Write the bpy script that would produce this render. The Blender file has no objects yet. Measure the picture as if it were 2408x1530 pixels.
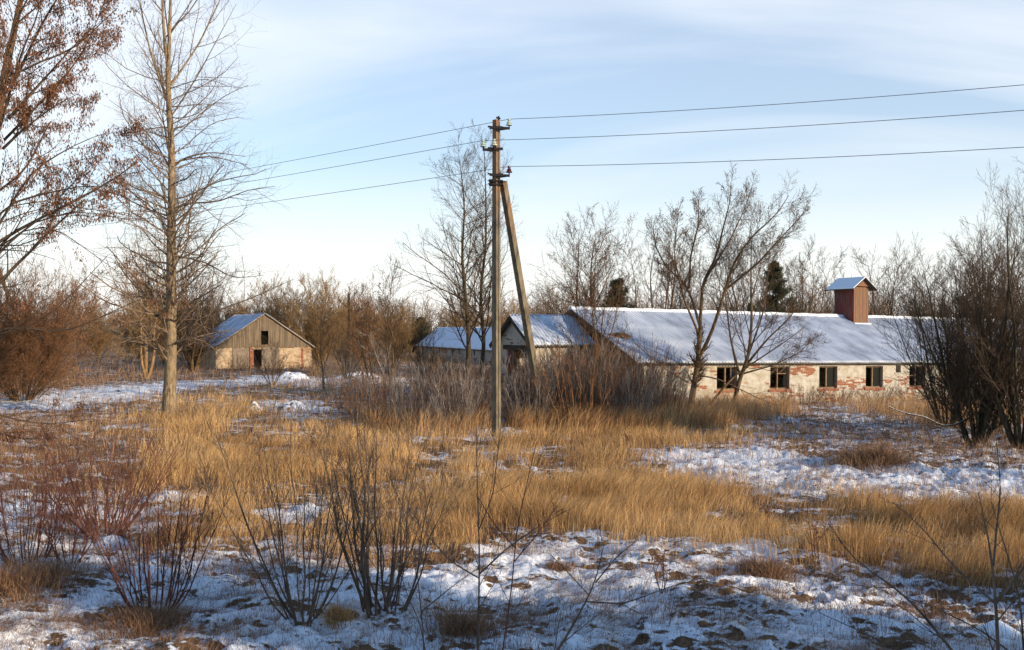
import bpy, math, random
import numpy as np
from mathutils import Vector, Matrix

# ------------------------------------------------------------------ camera, light, sky
scene = bpy.context.scene
C = scene.collection
D2R = math.radians
CAMH, F, HZ, UC = 3.2, 2408.0, 775.0, 1204.0
cam_data = bpy.data.cameras.new('camera')
cam_data.sensor_width = 36.0
cam_data.lens = 36.0
cam_data.clip_start = 0.1
cam_data.clip_end = 3000
cam = bpy.data.objects.new('camera', cam_data)
C.objects.link(cam)
cam.location = (0, 0, CAMH)
cam.rotation_euler = (D2R(90.0 + math.degrees(math.atan(10 / F))), 0, 0)
scene.camera = cam
scene.view_settings.view_transform = 'Standard'
scene.view_settings.look = 'None'
scene.view_settings.exposure = 0.28
scene.view_settings.gamma = 1.0
scene.view_settings.use_curve_mapping = False
scene.cycles.use_adaptive_sampling = True
scene.cycles.max_bounces = 5
scene.cycles.diffuse_bounces = 3
scene.cycles.transparent_max_bounces = 8

SUN_AZ, SUN_EL = D2R(121), D2R(15)      # clockwise from +Y
sdir = Vector((math.sin(SUN_AZ) * math.cos(SUN_EL), math.cos(SUN_AZ) * math.cos(SUN_EL), math.sin(SUN_EL)))
sun_data = bpy.data.lights.new('sun', 'SUN')
sun_data.energy = 5.0
sun_data.angle = D2R(0.6)
sun_data.color = (1.0, 0.80, 0.56)
sun = bpy.data.objects.new('sun', sun_data)
sun.rotation_euler = sdir.to_track_quat('Z', 'Y').to_euler()
C.objects.link(sun)

world = bpy.data.worlds.new("World")
scene.world = world
world.use_nodes = True
nt = world.node_tree
nt.nodes.clear()
def wn(t, **k):
    n = nt.nodes.new(t)
    for a, b in k.items():
        setattr(n, a, b)
    return n
W_out = wn('ShaderNodeOutputWorld')
W_bg = wn('ShaderNodeBackground')
W_bg.inputs['Strength'].default_value = 0.12
W_sky = wn('ShaderNodeTexSky', sky_type='NISHITA', sun_disc=False)
W_sky.sun_elevation = SUN_EL
W_sky.sun_rotation = SUN_AZ
W_sky.altitude = 100
W_sky.air_density = 1.0
W_sky.dust_density = 0.6
W_sky.ozone_density = 2.0
W_tc = wn('ShaderNodeTexCoord')
W_sep = wn('ShaderNodeSeparateXYZ')
nt.links.new(W_tc.outputs['Generated'], W_sep.inputs[0])
# high thin cloud lying on a plane overhead: direction divided by its height
W_z = wn('ShaderNodeMath', operation='MAXIMUM'); W_z.inputs[1].default_value = 0.0
nt.links.new(W_sep.outputs['Z'], W_z.inputs[0])
W_za = wn('ShaderNodeMath', operation='ADD'); W_za.inputs[1].default_value = 0.32
nt.links.new(W_z.outputs[0], W_za.inputs[0])
W_dx = wn('ShaderNodeMath', operation='DIVIDE'); W_dy = wn('ShaderNodeMath', operation='DIVIDE')
nt.links.new(W_sep.outputs['X'], W_dx.inputs[0]); nt.links.new(W_za.outputs[0], W_dx.inputs[1])
nt.links.new(W_sep.outputs['Y'], W_dy.inputs[0]); nt.links.new(W_za.outputs[0], W_dy.inputs[1])
W_c = wn('ShaderNodeCombineXYZ')
nt.links.new(W_dx.outputs[0], W_c.inputs[0]); nt.links.new(W_dy.outputs[0], W_c.inputs[1])
W_map = wn('ShaderNodeMapping')
W_map.inputs['Scale'].default_value = (0.62, 1.5, 1.0)
W_map.inputs['Location'].default_value = (3.4, 0.9, 0.0)
W_map.inputs['Rotation'].default_value = (0, 0, D2R(22))
nt.links.new(W_c.outputs[0], W_map.inputs[0])
W_n = wn('ShaderNodeTexNoise'); W_n.inputs['Scale'].default_value = 1.0
W_n.inputs['Detail'].default_value = 7; W_n.inputs['Roughness'].default_value = 0.5
W_n.inputs['Distortion'].default_value = 0.6
nt.links.new(W_map.outputs[0], W_n.inputs['Vector'])
W_r = wn('ShaderNodeMapRange'); W_r.inputs['From Min'].default_value = 0.33; W_r.inputs['From Max'].default_value = 0.62
W_r.inputs['To Min'].default_value = 0.36; W_r.inputs['To Max'].default_value = 0.95
nt.links.new(W_n.outputs['Fac'], W_r.inputs['Value'])
# the veil thickens towards the horizon
W_h = wn('ShaderNodeMapRange'); W_h.inputs['From Min'].default_value = 0.0; W_h.inputs['From Max'].default_value = 0.24
W_h.inputs['To Min'].default_value = 1.15; W_h.inputs['To Max'].default_value = 0.0
nt.links.new(W_sep.outputs['Z'], W_h.inputs['Value'])
W_mx = wn('ShaderNodeMath', operation='MAXIMUM')
nt.links.new(W_r.outputs[0], W_mx.inputs[0]); nt.links.new(W_h.outputs[0], W_mx.inputs[1])
W_cc = wn('ShaderNodeMix', data_type='RGBA')
W_cc.inputs['A'].default_value = (7.9, 7.9, 7.6, 1)
W_cc.inputs['B'].default_value = (6.9, 7.3, 7.8, 1)
W_h2 = wn('ShaderNodeMapRange'); W_h2.inputs['From Min'].default_value = 0.06; W_h2.inputs['From Max'].default_value = 0.28
nt.links.new(W_sep.outputs['Z'], W_h2.inputs['Value'])
nt.links.new(W_h2.outputs[0], W_cc.inputs['Factor'])
W_mix = wn('ShaderNodeMix', data_type='RGBA')
# overhead and behind the viewer the sky is clear
W_hi = wn('ShaderNodeMapRange'); W_hi.inputs['From Min'].default_value = 0.36; W_hi.inputs['From Max'].default_value = 0.6
W_hi.inputs['To Min'].default_value = 1.0; W_hi.inputs['To Max'].default_value = 0.05
nt.links.new(W_sep.outputs['Z'], W_hi.inputs['Value'])
W_fr = wn('ShaderNodeMapRange'); W_fr.inputs['From Min'].default_value = -0.3; W_fr.inputs['From Max'].default_value = 0.5
W_fr.inputs['To Min'].default_value = 0.32; W_fr.inputs['To Max'].default_value = 1.0
nt.links.new(W_sep.outputs['Y'], W_fr.inputs['Value'])
W_m1 = wn('ShaderNodeMath', operation='MULTIPLY'); nt.links.new(W_hi.outputs[0], W_m1.inputs[0]); nt.links.new(W_fr.outputs[0], W_m1.inputs[1])
W_m2 = wn('ShaderNodeMath', operation='MULTIPLY', use_clamp=True); nt.links.new(W_m1.outputs[0], W_m2.inputs[0]); nt.links.new(W_mx.outputs[0], W_m2.inputs[1])
nt.links.new(W_m2.outputs[0], W_mix.inputs['Factor'])
W_gain = wn('ShaderNodeMix', data_type='RGBA', blend_type='MULTIPLY')
W_gain.inputs['Factor'].default_value = 1.0
W_gain.inputs['B'].default_value = (0.98, 1.24, 1.44, 1)
nt.links.new(W_sky.outputs[0], W_gain.inputs['A'])
nt.links.new(W_gain.outputs['Result'], W_mix.inputs['A'])
nt.links.new(W_cc.outputs['Result'], W_mix.inputs['B'])
nt.links.new(W_mix.outputs['Result'], W_bg.inputs['Color'])
nt.links.new(W_bg.outputs[0], W_out.inputs[0])

# ------------------------------------------------------------------ helpers
def G(u, v):
    """ground point seen at (u, v) of the 2408 px wide photograph"""
    Y = CAMH * F / (v - HZ)
    return np.array([(u - UC) / F * Y, Y])
def PX(u, Y):
    return (u - UC) / F * Y
def PZ(v, Y):
    return CAMH + (HZ - v) / F * Y

def tag(o, label=None, cat=None, group=None, kind=None):
    if label: o['label'] = label
    if cat: o['category'] = cat
    if group: o['group'] = group
    if kind: o['kind'] = kind
    return o
def empty(name, loc, rz=0.0):
    o = bpy.data.objects.new(name, None)
    C.objects.link(o)
    o.empty_display_size = 0.3
    o.location = loc
    o.rotation_euler = (0, 0, rz)
    return o
def mesh_np(name, V, quads=None, tris=None, mat=None, parent=None, smooth=False, attrs=None, uv=None):
    me = bpy.data.meshes.new(name)
    V = np.asarray(V, dtype=np.float32)
    nq = 0 if quads is None else len(quads)
    nt_ = 0 if tris is None else len(tris)
    me.vertices.add(len(V))
    me.vertices.foreach_set('co', V.ravel())
    loops = []
    if nq: loops.append(np.asarray(quads, dtype=np.int32).ravel())
    if nt_: loops.append(np.asarray(tris, dtype=np.int32).ravel())
    loops = np.concatenate(loops)
    me.loops.add(len(loops))
    me.loops.foreach_set('vertex_index', loops)
    me.polygons.add(nq + nt_)
    starts = np.concatenate([np.arange(nq) * 4, nq * 4 + np.arange(nt_) * 3]).astype(np.int32)
    me.polygons.foreach_set('loop_start', starts)
    me.polygons.foreach_set('use_smooth', np.full(nq + nt_, bool(smooth)))
    me.update(calc_edges=True)
    if attrs:
        for k, a in attrs.items():
            at = me.attributes.new(k, 'FLOAT', 'POINT')
            at.data.foreach_set('value', np.asarray(a, dtype=np.float32))
    if mat: me.materials.append(mat)
    o = bpy.data.objects.new(name, me)
    C.objects.link(o)
    if parent: o.parent = parent
    return o

class MB:
    """collects polygons (with metre UVs) for ONE mesh object"""
    def __init__(s):
        s.v = []; s.f = []; s.uv = []
    def face(s, pts, uv=None):
        i = len(s.v)
        s.v += [tuple(p) for p in pts]
        s.f.append(tuple(range(i, i + len(pts))))
        if uv is None:
            a = Vector(pts[1]) - Vector(pts[0]); b = Vector(pts[2]) - Vector(pts[0])
            n = a.cross(b)
            ax = max(range(3), key=lambda k: abs(n[k]))
            if ax == 0: uv = [(p[1], p[2]) for p in pts]
            elif ax == 1: uv = [(p[0], p[2]) for p in pts]
            else: uv = [(p[0], p[1]) for p in pts]
        s.uv += list(uv)
    def hexa(s, b, t):
        """b, t: four bottom and four top points, anticlockwise from above"""
        s.face([b[3], b[2], b[1], b[0]]); s.face(t)
        for k in range(4):
            j = (k + 1) % 4
            s.face([b[k], b[j], t[j], t[k]])
    def box(s, x0, x1, y0, y1, z0, z1):
        s.hexa([(x0, y0, z0), (x1, y0, z0), (x1, y1, z0), (x0, y1, z0)],
               [(x0, y0, z1), (x1, y0, z1), (x1, y1, z1), (x0, y1, z1)])
    def prism(s, poly, y0, y1):
        """polygon in (x, z), anticlockwise seen from -y, extruded y0..y1"""
        s.face([(x, y0, z) for x, z in poly])
        s.face([(x, y1, z) for x, z in reversed(poly)])
        n = len(poly)
        for k in range(n):
            a, b = poly[k], poly[(k + 1) % n]
            s.face([(a[0], y1, a[1]), (b[0], y1, b[1]), (b[0], y0, b[1]), (a[0], y0, a[1])])
    def bar(s, p0, p1, w, h=None, up=(0, 0, 1), w1=None, h1=None):
        h = h or w; w1 = w1 or w; h1 = h1 or h
        p0 = Vector(p0); p1 = Vector(p1)
        d = (p1 - p0).normalized()
        up = Vector(up)
        if abs(d.dot(up)) > 0.98: up = Vector((0, 1, 0))
        a = d.cross(up).normalized(); b = a.cross(d).normalized()
        def ring(p, w, h):
            return [tuple(p + a * (sx * w / 2) + b * (sy * h / 2)) for sx, sy in ((-1, -1), (1, -1), (1, 1), (-1, 1))]
        r0, r1 = ring(p0, w, h), ring(p1, w1, h1)
        s.face([r0[0], r0[1], r0[2], r0[3]]); s.face([r1[3], r1[2], r1[1], r1[0]])
        for k in range(4):
            j = (k + 1) % 4
            s.face([r0[k], r1[k], r1[j], r0[j]])
    def lathe(s, c, prof, n=12):
        rings = []
        for r, z in prof:
            rings.append([(c[0] + r * math.cos(2 * math.pi * k / n), c[1] + r * math.sin(2 * math.pi * k / n), c[2] + z) for k in range(n)])
        for a, b in zip(rings[:-1], rings[1:]):
            for k in range(n):
                j = (k + 1) % n
                s.face([a[k], a[j], b[j], b[k]])
        s.face(list(reversed(rings[0]))); s.face(rings[-1])
    def build(s, name, mat, parent=None, bevel=0, smooth=False):
        me = bpy.data.meshes.new(name)
        me.from_pydata(s.v, [], s.f)
        uvl = me.uv_layers.new(name='UVMap')
        uvl.data.foreach_set('uv', np.array(s.uv, dtype=np.float32).ravel())
        me.materials.append(mat)
        if smooth:
            me.polygons.foreach_set('use_smooth', [True] * len(me.polygons))
        me.update()
        o = bpy.data.objects.new(name, me)
        C.objects.link(o)
        if parent: o.parent = parent
        return o

def wall_panel(mb, x0, x1, z0, z1, y0, y1, holes):
    """wall in the xz plane, thickness y0..y1 (y0 = outside), with holes and their reveals"""
    xs = sorted({x0, x1, *[h[0] for h in holes], *[h[1] for h in holes]})
    zs = sorted({z0, z1, *[h[2] for h in holes], *[h[3] for h in holes]})
    def solid(i, j):
        if i < 0 or j < 0 or i >= len(xs) - 1 or j >= len(zs) - 1: return False
        cx = (xs[i] + xs[i + 1]) / 2; cz = (zs[j] + zs[j + 1]) / 2
        return not any(h[0] < cx < h[1] and h[2] < cz < h[3] for h in holes)
    for i in range(len(xs) - 1):
        for j in range(len(zs) - 1):
            if not solid(i, j): continue
            a, b, c, d = xs[i], xs[i + 1], zs[j], zs[j + 1]
            mb.face([(a, y0, c), (b, y0, c), (b, y0, d), (a, y0, d)])
            mb.face([(b, y1, c), (a, y1, c), (a, y1, d), (b, y1, d)])
            if not solid(i - 1, j): mb.face([(a, y1, c), (a, y0, c), (a, y0, d), (a, y1, d)])
            if not solid(i + 1, j): mb.face([(b, y0, c), (b, y1, c), (b, y1, d), (b, y0, d)])
            if not solid(i, j - 1): mb.face([(a, y1, c), (b, y1, c), (b, y0, c), (a, y0, c)])
            if not solid(i, j + 1): mb.face([(a, y0, d), (b, y0, d), (b, y1, d), (a, y1, d)])

# value noise in numpy
_T = np.random.RandomState(7).rand(256, 256)
def vnoise(x, y):
    xi = np.floor(x).astype(int); yi = np.floor(y).astype(int)
    fx = x - xi; fy = y - yi
    fx = fx * fx * (3 - 2 * fx); fy = fy * fy * (3 - 2 * fy)
    a = _T[xi & 255, yi & 255]; b = _T[(xi + 1) & 255, yi & 255]
    c = _T[xi & 255, (yi + 1) & 255]; d = _T[(xi + 1) & 255, (yi + 1) & 255]
    return (a * (1 - fx) + b * fx) * (1 - fy) + (c * (1 - fx) + d * fx) * fy
def fbm(x, y, o=4, g=0.5):
    s = 0; a = 1; t = 0
    for k in range(o):
        s = s + a * vnoise(x * 2 ** k + 17.3 * k, y * 2 ** k + 9.1 * k); t += a; a *= g
    return s / t
def sstep(a, b, x):
    t = np.clip((x - a) / (b - a), 0, 1)
    return t * t * (3 - 2 * t)

# ------------------------------------------------------------------ where the ground cover lies
def inpoly(u, v, poly):
    c = np.zeros(u.shape, bool)
    n = len(poly)
    for k in range(n):
        x1, y1 = poly[k]; x2, y2 = poly[(k + 1) % n]
        if y1 == y2: continue
        m = ((y1 > v) != (y2 > v)) & (u < (x2 - x1) * (v - y1) / (y2 - y1) + x1)
        c ^= m
    return c
GOLD = [(330,985),(480,935),(560,918),(655,915),(665,985),(780,1005),(1000,1020),(1150,1035),(1250,985),(1500,985),
        (1600,975),(1700,1005),(1850,1010),(1700,1045),(1480,1068),(1510,1120),(1650,1152),(1850,1165),(2150,1185),(2420,1230),
        (2800,1250),(2800,1420),(2420,1400),(2200,1400),(1950,1345),(1800,1298),(1550,1272),(1290,1275),(1150,1300),(1000,1335),(850,1320),
        (600,1260),(430,1285),(460,1190),(330,1165),(300,1100),(370,1045),(210,1010)]
SNOWP = [[(1500,1072),(1700,1062),(1960,1078),(2408,1120),(2900,1180),(2900,1215),(2408,1215),(2150,1180),(1900,1160),(1680,1145),(1600,1105)],
         [(-900,945),(60,935),(250,912),(450,893),(640,884),(900,890),(930,902),(700,906),(480,915),(330,940),(150,962),(-100,980),(-900,990)],
         [(600,955),(660,940),(760,955),(800,975),(700,985),(640,975)],
         [(980,1035),(1140,1015),(1230,1020),(1180,1045),(1010,1052)],
         [(1130,1075),(1190,1070),(1180,1095),(1130,1095)],
         [(1225,1060),(1245,1060),(1258,1180),(1262,1290),(1238,1290),(1238,1170)],
         [(1300,1170),(1345,1160),(1350,1190),(1310,1200)],
         [(550,1190),(640,1205),(760,1215),(740,1235),(560,1225)],
         [(0,1320),(120,1300),(220,1330),(420,1330),(600,1400),(700,1330),(1000,1350),(1300,1300),(1700,1310),(2000,1380),(2408,1420),(3000,1470),(3200,2000),(-900,2000),(-900,1330)]]
BROWN = [[(-900,840),(420,845),(520,880),(430,890),(230,905),(0,930),(-900,930)],
         [(400,860),(730,862),(780,885),(640,885),(420,895)],
         [(700,835),(1100,838),(1100,880),(700,880)]]
def masks(x, y):
    """gold grass, clear snow, brown weeds (0..1) at world x, y (y > 4)"""
    yy = np.maximum(y, 3.0)
    wx = x + 1.1 * (fbm(x * .7, y * .7, 3) - .5) * np.clip(yy / 18, .5, 3)
    wy = yy * (1 + .13 * (fbm(x * .6 + 40, y * .6, 3) - .5))
    u = UC + wx / wy * F; v = HZ + CAMH * F / wy
    gold = inpoly(u, v, GOLD).astype(float)
    snow = np.zeros(x.shape)
    for p in SNOWP:
        snow = np.maximum(snow, inpoly(u, v, p).astype(float))
    brown = np.zeros(x.shape)
    for p in BROWN:
        brown = np.maximum(brown, inpoly(u, v, p).astype(float))
    far = sstep(50, 75, yy) * (1 - brown) * (1 - snow)
    brown = np.maximum(brown, far * .75)
    gold = gold * (1 - snow)
    return gold, snow, brown

BA, BD, BN = np.array([5.2, 41.0]), np.array([0.883, 0.469]), np.array([-0.469, 0.883])   # long shed: corner, along, back
def base_z(x, y):
    z = 0.22 * (fbm(x * .09, y * .09, 2) - .5)
    z = z * sstep(4, 14, y)
    s = (x - BA[0]) * BD[0] + (y - BA[1]) * BD[1]
    z = z - 0.014 * np.clip(s, 0, 30) * sstep(26, 40, y)
    emb = 1.5 * (1 - sstep(0.5, 7.5, y)) + 0.6 * (1 - sstep(-6, 0, y)) * 0
    return z + emb
def lump_z(x, y, snow, gold):
    n = fbm(x * 1.1, y * 1.1, 3)
    r = 1 - np.abs(2 * fbm(x * 2.6 + 9, y * 3.2, 3) - 1)
    near = 1 / (1 + (np.hypot(x, y) / 60) ** 2)
    r2 = 1 - np.abs(2 * fbm(x * 2.1 + .5 * y + 2 * n, y * 5.0 - .4 * x, 3) - 1)
    rough = sstep(.38, .6, fbm(x * .5 + 3, y * .5, 2))
    z = 0.26 * (n - .5) + 0.12 * (r - .6) + (.05 + .10 * rough) * (r2 - .6) * (near ** .5)
    fine = (fbm(x * 6, y * 13, 3, .55) - .5) * .075 * near
    return (z + fine) * sstep(3, 8, np.hypot(x, y)) * (1 - .35 * gold)
def gz(x, y):
    x = np.asarray(x, float); y = np.asarray(y, float)
    g, s, b = masks(x, y)
    return base_z(x, y) + lump_z(x, y, s, g)
def gz1(x, y):
    return float(gz(np.array([x]), np.array([y]))[0])

# ------------------------------------------------------------------ materials
def mat(name):
    m = bpy.data.materials.new(name)
    m.use_nodes = True
    t = m.node_tree
    b = t.nodes['Principled BSDF']
    b.inputs['Roughness'].default_value = 0.85
    b.inputs['Specular IOR Level'].default_value = 0.25
    return m, t, b
def N(t, typ, ins=None, **k):
    n = t.nodes.new(typ)
    for a, v in k.items(): setattr(n, a, v)
    for a, v in (ins or {}).items():
        if hasattr(v, 'is_linked') or isinstance(v, bpy.types.NodeSocket): t.links.new(v, n.inputs[a])
        else: n.inputs[a].default_value = v
    return n
def ramp(t, fac, stops, interp='LINEAR'):
    n = t.nodes.new('ShaderNodeValToRGB')
    n.color_ramp.interpolation = interp
    e = n.color_ramp.elements
    while len(e) < len(stops): e.new(0.5)
    for k, (p, c) in enumerate(stops):
        e[k].position = p
        e[k].color = (*c, 1) if len(c) == 3 else c
    t.links.new(fac, n.inputs[0])
    return n.outputs[0]
def mixc(t, fac, a, b, bt='MIX'):
    n = t.nodes.new('ShaderNodeMix'); n.data_type = 'RGBA'; n.blend_type = bt
    for sock, v in (('Factor', fac), ('A', a), ('B', b)):
        if isinstance(v, bpy.types.NodeSocket): t.links.new(v, n.inputs[sock])
        elif sock == 'Factor': n.inputs[sock].default_value = v
        else: n.inputs[sock].default_value = (*v, 1)
    return n.outputs['Result']
def noise(t, scale, detail=5, rough=0.55, vec=None, dist=0.0):
    n = t.nodes.new('ShaderNodeTexNoise')
    n.inputs['Scale'].default_value = scale; n.inputs['Detail'].default_value = detail
    n.inputs['Roughness'].default_value = rough; n.inputs['Distortion'].default_value = dist
    if vec is not None: t.links.new(vec, n.inputs['Vector'])
    return n.outputs['Fac']
def scaled(t, sx, sy, sz, src='Object'):
    tc = t.nodes.new('ShaderNodeTexCoord')
    mp = t.nodes.new('ShaderNodeMapping')
    mp.inputs['Scale'].default_value = (sx, sy, sz)
    t.links.new(tc.outputs[src], mp.inputs[0])
    return mp.outputs[0]
def bump(t, b, h, strength=0.5, dist=0.02):
    n = t.nodes.new('ShaderNodeBump')
    n.inputs['Strength'].default_value = strength; n.inputs['Distance'].default_value = dist
    t.links.new(h, n.inputs['Height'])
    t.links.new(n.outputs[0], b.inputs['Normal'])
def attr(t, name):
    n = t.nodes.new('ShaderNodeAttribute'); n.attribute_name = name
    return n.outputs['Fac']
def math_(t, op, a, b=None, clamp=False):
    n = t.nodes.new('ShaderNodeMath'); n.operation = op; n.use_clamp = clamp
    for k, v in enumerate((a, b)):
        if v is None: continue
        if isinstance(v, bpy.types.NodeSocket): t.links.new(v, n.inputs[k])
        else: n.inputs[k].default_value = v
    return n.outputs[0]

SNOWC = (0.80, 0.84, 0.90)
# ground: snow over flattened dead grass
M_ground, t, b = mat('ground')
co = scaled(t, .62, 1.15, 1)
sn = attr(t, 'snow')
n1 = noise(t, 5.0, 6, 0.62, co, 0.4)
n2 = noise(t, 22.0, 4, 0.6, co)
nn = math_(t, 'ADD', math_(t, 'MULTIPLY', n1, 0.72), math_(t, 'MULTIPLY', n2, 0.28))
n0 = noise(t, 1.1, 3, 0.5, co)
gn = N(t, 'ShaderNodeNewGeometry').outputs['Normal']
nz = N(t, 'ShaderNodeSeparateXYZ', {0: gn}).outputs['Z']
val = math_(t, 'ADD', nn, math_(t, 'MULTIPLY', math_(t, 'SUBTRACT', sn, 0.5), 0.26))
val = math_(t, 'ADD', val, math_(t, 'MULTIPLY', math_(t, 'SUBTRACT', nz, 0.90), 0.55))
val = math_(t, 'ADD', val, math_(t, 'MULTIPLY', math_(t, 'SUBTRACT', n0, 0.5), 0.55))
fac = ramp(t, val, [(0.47, (0, 0, 0)), (0.52, (1, 1, 1))])
lit = ramp(t, noise(t, 9, 5, 0.7, scaled(t, 1, .5, 1)), [(0.3, (0.035, 0.022, 0.014)), (0.5, (0.12, 0.07, 0.038)), (0.7, (0.26, 0.165, 0.085))])
t.links.new(mixc(t, fac, lit, SNOWC), b.inputs['Base Color'])
bump(t, b, math_(t, 'ADD', math_(t, 'MULTIPLY', n1, 1.0), math_(t, 'MULTIPLY', fac, 0.35)), 0.8, 0.06)

M_path, t, b = mat('path_snow')
co = scaled(t, .25, 3, 1)
n1 = noise(t, 2.2, 6, 0.6, co, 0.5)
fac = ramp(t, n1, [(0.36, (0, 0, 0)), (0.46, (1, 1, 1))])
t.links.new(mixc(t, fac, (0.13, 0.085, 0.05), SNOWC), b.inputs['Base Color'])
bump(t, b, n1, 0.5, 0.08)

M_snow, t, b = mat('snow')
b.inputs['Base Color'].default_value = (*SNOWC, 1)
bump(t, b, noise(t, 6, 5, 0.6, scaled(t, 1, 1, 1)), 0.5, 0.05)

def bark(name, dark, light, sc=10, z=.25):
    m, t, b = mat(name)
    f = noise(t, sc, 5, 0.65, scaled(t, 1, 1, z))
    f2 = noise(t, 1.3, 3, 0.6, scaled(t, 1, 1, 1))
    c = ramp(t, f, [(0.35, dark), (0.62, light)])
    c2 = mixc(t, ramp(t, f2, [(0.4, (0, 0, 0)), (0.62, (.5, .5, .5))]), c, tuple(q * .6 for q in light))
    t.links.new(c2, b.inputs['Base Color'])
    bump(t, b, f, 0.8, 0.03)
    return m
M_poplar = bark('poplar_bark', (0.06, 0.045, 0.028), (0.36, 0.26, 0.15), 14, .3)
M_twig = bark('twig_bark', (0.10, 0.065, 0.045), (0.26, 0.18, 0.12), 3, 1)
M_bark = bark('brown_bark', (0.045, 0.03, 0.018), (0.20, 0.125, 0.06))
M_twig_d = bark('dark_twig', (0.04, 0.027, 0.018), (0.12, 0.078, 0.046), 3, 1)
M_twig_o = bark('ochre_twig', (0.15, 0.085, 0.035), (0.34, 0.21, 0.09), 2, 1)
M_bark_dk = bark('dark_bark', (0.022, 0.018, 0.012), (0.085, 0.065, 0.035))
M_willow = bark('willow_stem', (0.09, 0.07, 0.055), (0.40, 0.34, 0.29), 2, 1)
M_red = bark('red_stem', (0.055, 0.02, 0.015), (0.17, 0.068, 0.05), 3, 1)
M_fg = bark('grey_stem', (0.04, 0.028, 0.02), (0.17, 0.115, 0.08), 3, 1)
M_twig_b = bark('brown_twig', (0.10, 0.05, 0.026), (0.30, 0.15, 0.07), 2, 1)
M_far = bark('far_twig', (0.13, 0.085, 0.05), (0.27, 0.18, 0.11), .4, 1)

def leafmat(name, a, bb, trans=0.35):
    m, t, b = mat(name)
    r = attr(t, 'rnd')
    c = ramp(t, r, [(0.0, a), (1.0, bb)])
    t.links.new(c, b.inputs['Base Color'])
    b.inputs['Roughness'].default_value = 0.7
    tr = t.nodes.new('ShaderNodeBsdfTranslucent'); t.links.new(c, tr.inputs[0])
    mx = t.nodes.new('ShaderNodeMixShader'); mx.inputs[0].default_value = trans
    t.links.new(b.outputs[0], mx.inputs[1]); t.links.new(tr.outputs[0], mx.inputs[2])
    t.links.new(mx.outputs[0], t.nodes['Material Output'].inputs[0])
    return m
M_leaf = leafmat('dry_keys', (0.08, 0.036, 0.020), (0.34, 0.16, 0.08))
M_leaf2 = leafmat('dry_leaf', (0.14, 0.06, 0.035), (0.34, 0.20, 0.12))
M_needle = leafmat('pine_needles', (0.022, 0.030, 0.012), (0.085, 0.085, 0.035), .1)
M_gold = leafmat('golden_grass', (0.28, 0.14, 0.048), (0.86, 0.57, 0.26), .3)
M_reed = leafmat('reed_grass', (0.30, 0.15, 0.06), (0.66, 0.42, 0.20), .3)
M_weed = leafmat('brown_weeds', (0.13, 0.065, 0.04), (0.46, 0.28, 0.15), .25)

M_stalk = leafmat('withered_stalks', (0.05, 0.025, 0.016), (0.24, 0.15, 0.10), .1)
def brickmat(name, wash, brick1, brick2, lo, hi, stain=0.5):
    m, t, b = mat(name)
    uv = scaled(t, 1, 1, 1, 'UV')
    br = t.nodes.new('ShaderNodeTexBrick')
    t.links.new(uv, br.inputs['Vector'])
    br.inputs['Scale'].default_value = 1.0
    br.inputs['Brick Width'].default_value = 0.26; br.inputs['Row Height'].default_value = 0.078
    br.inputs['Mortar Size'].default_value = 0.008; br.inputs['Mortar Smooth'].default_value = 0.3
    br.inputs['Color1'].default_value = (*brick1, 1); br.inputs['Color2'].default_value = (*brick2, 1)
    br.inputs['Mortar'].default_value = (0.30, 0.24, 0.18, 1)
    # the whitewash comes off brick by brick: a coarse noise sampled per brick plus a fine one
    br2 = t.nodes.new('ShaderNodeTexBrick')
    t.links.new(uv, br2.inputs['Vector'])
    for k, v in (('Scale', 1.0), ('Brick Width', .26), ('Row Height', .078), ('Mortar Size', 0.0), ('Bias', 0.0)):
        br2.inputs[k].default_value = v
    br2.inputs['Color1'].default_value = (0, 0, 0, 1); br2.inputs['Color2'].default_value = (1, 1, 1, 1)
    per = math_(t, 'MULTIPLY', math_(t, 'SUBTRACT', N(t, 'ShaderNodeRGBToBW', {0: br2.outputs['Color']}).outputs[0], 0.5), 0.16)
    n = noise(t, 1.0, 3, 0.5, scaled(t, .8, 1.6, 1, 'UV'), .3)
    nf = noise(t, 14, 3, 0.6, uv)
    v = math_(t, 'ADD', math_(t, 'ADD', n, per), math_(t, 'MULTIPLY', math_(t, 'SUBTRACT', nf, .5), .22))
    fac = ramp(t, v, [(lo, (1, 1, 1)), (hi, (0, 0, 0))])
    w2 = mixc(t, ramp(t, noise(t, 3.5, 5, 0.65, uv), [(0.38, (stain,) * 3), (0.62, (0, 0, 0))]), wash, tuple(q * f for q, f in zip(wash, (.66, .60, .50))))
    t.links.new(mixc(t, fac, br.outputs['Color'], w2), b.inputs['Base Color'])
    h = math_(t, 'ADD', br.outputs['Fac'], math_(t, 'MULTIPLY', nf, -0.6))
    n = t.nodes.new('ShaderNodeBump'); n.invert = True
    n.inputs['Strength'].default_value = 0.5; n.inputs['Distance'].default_value = 0.012
    t.links.new(h, n.inputs['Height']); t.links.new(n.outputs[0], b.inputs['Normal'])
    return m
M_brick = brickmat('whitewashed_brick', (0.50, 0.47, 0.41), (0.30, 0.105, 0.055), (0.24, 0.075, 0.035), 0.58, 0.625, .85)
M_brick_red = brickmat('bare_brick', (0.50, 0.43, 0.34), (0.24, 0.08, 0.045), (0.15, 0.05, 0.03), 0.36, 0.42)
M_brick_grey = brickmat('grey_washed_brick', (0.50, 0.44, 0.37), (0.27, 0.10, 0.055), (0.18, 0.06, 0.035), 0.56, 0.62)
M_brick_pale = brickmat('pale_block_wall', (0.54, 0.42, 0.29), (0.36, 0.20, 0.11), (0.28, 0.15, 0.08), 0.52, 0.62, .9)

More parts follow.
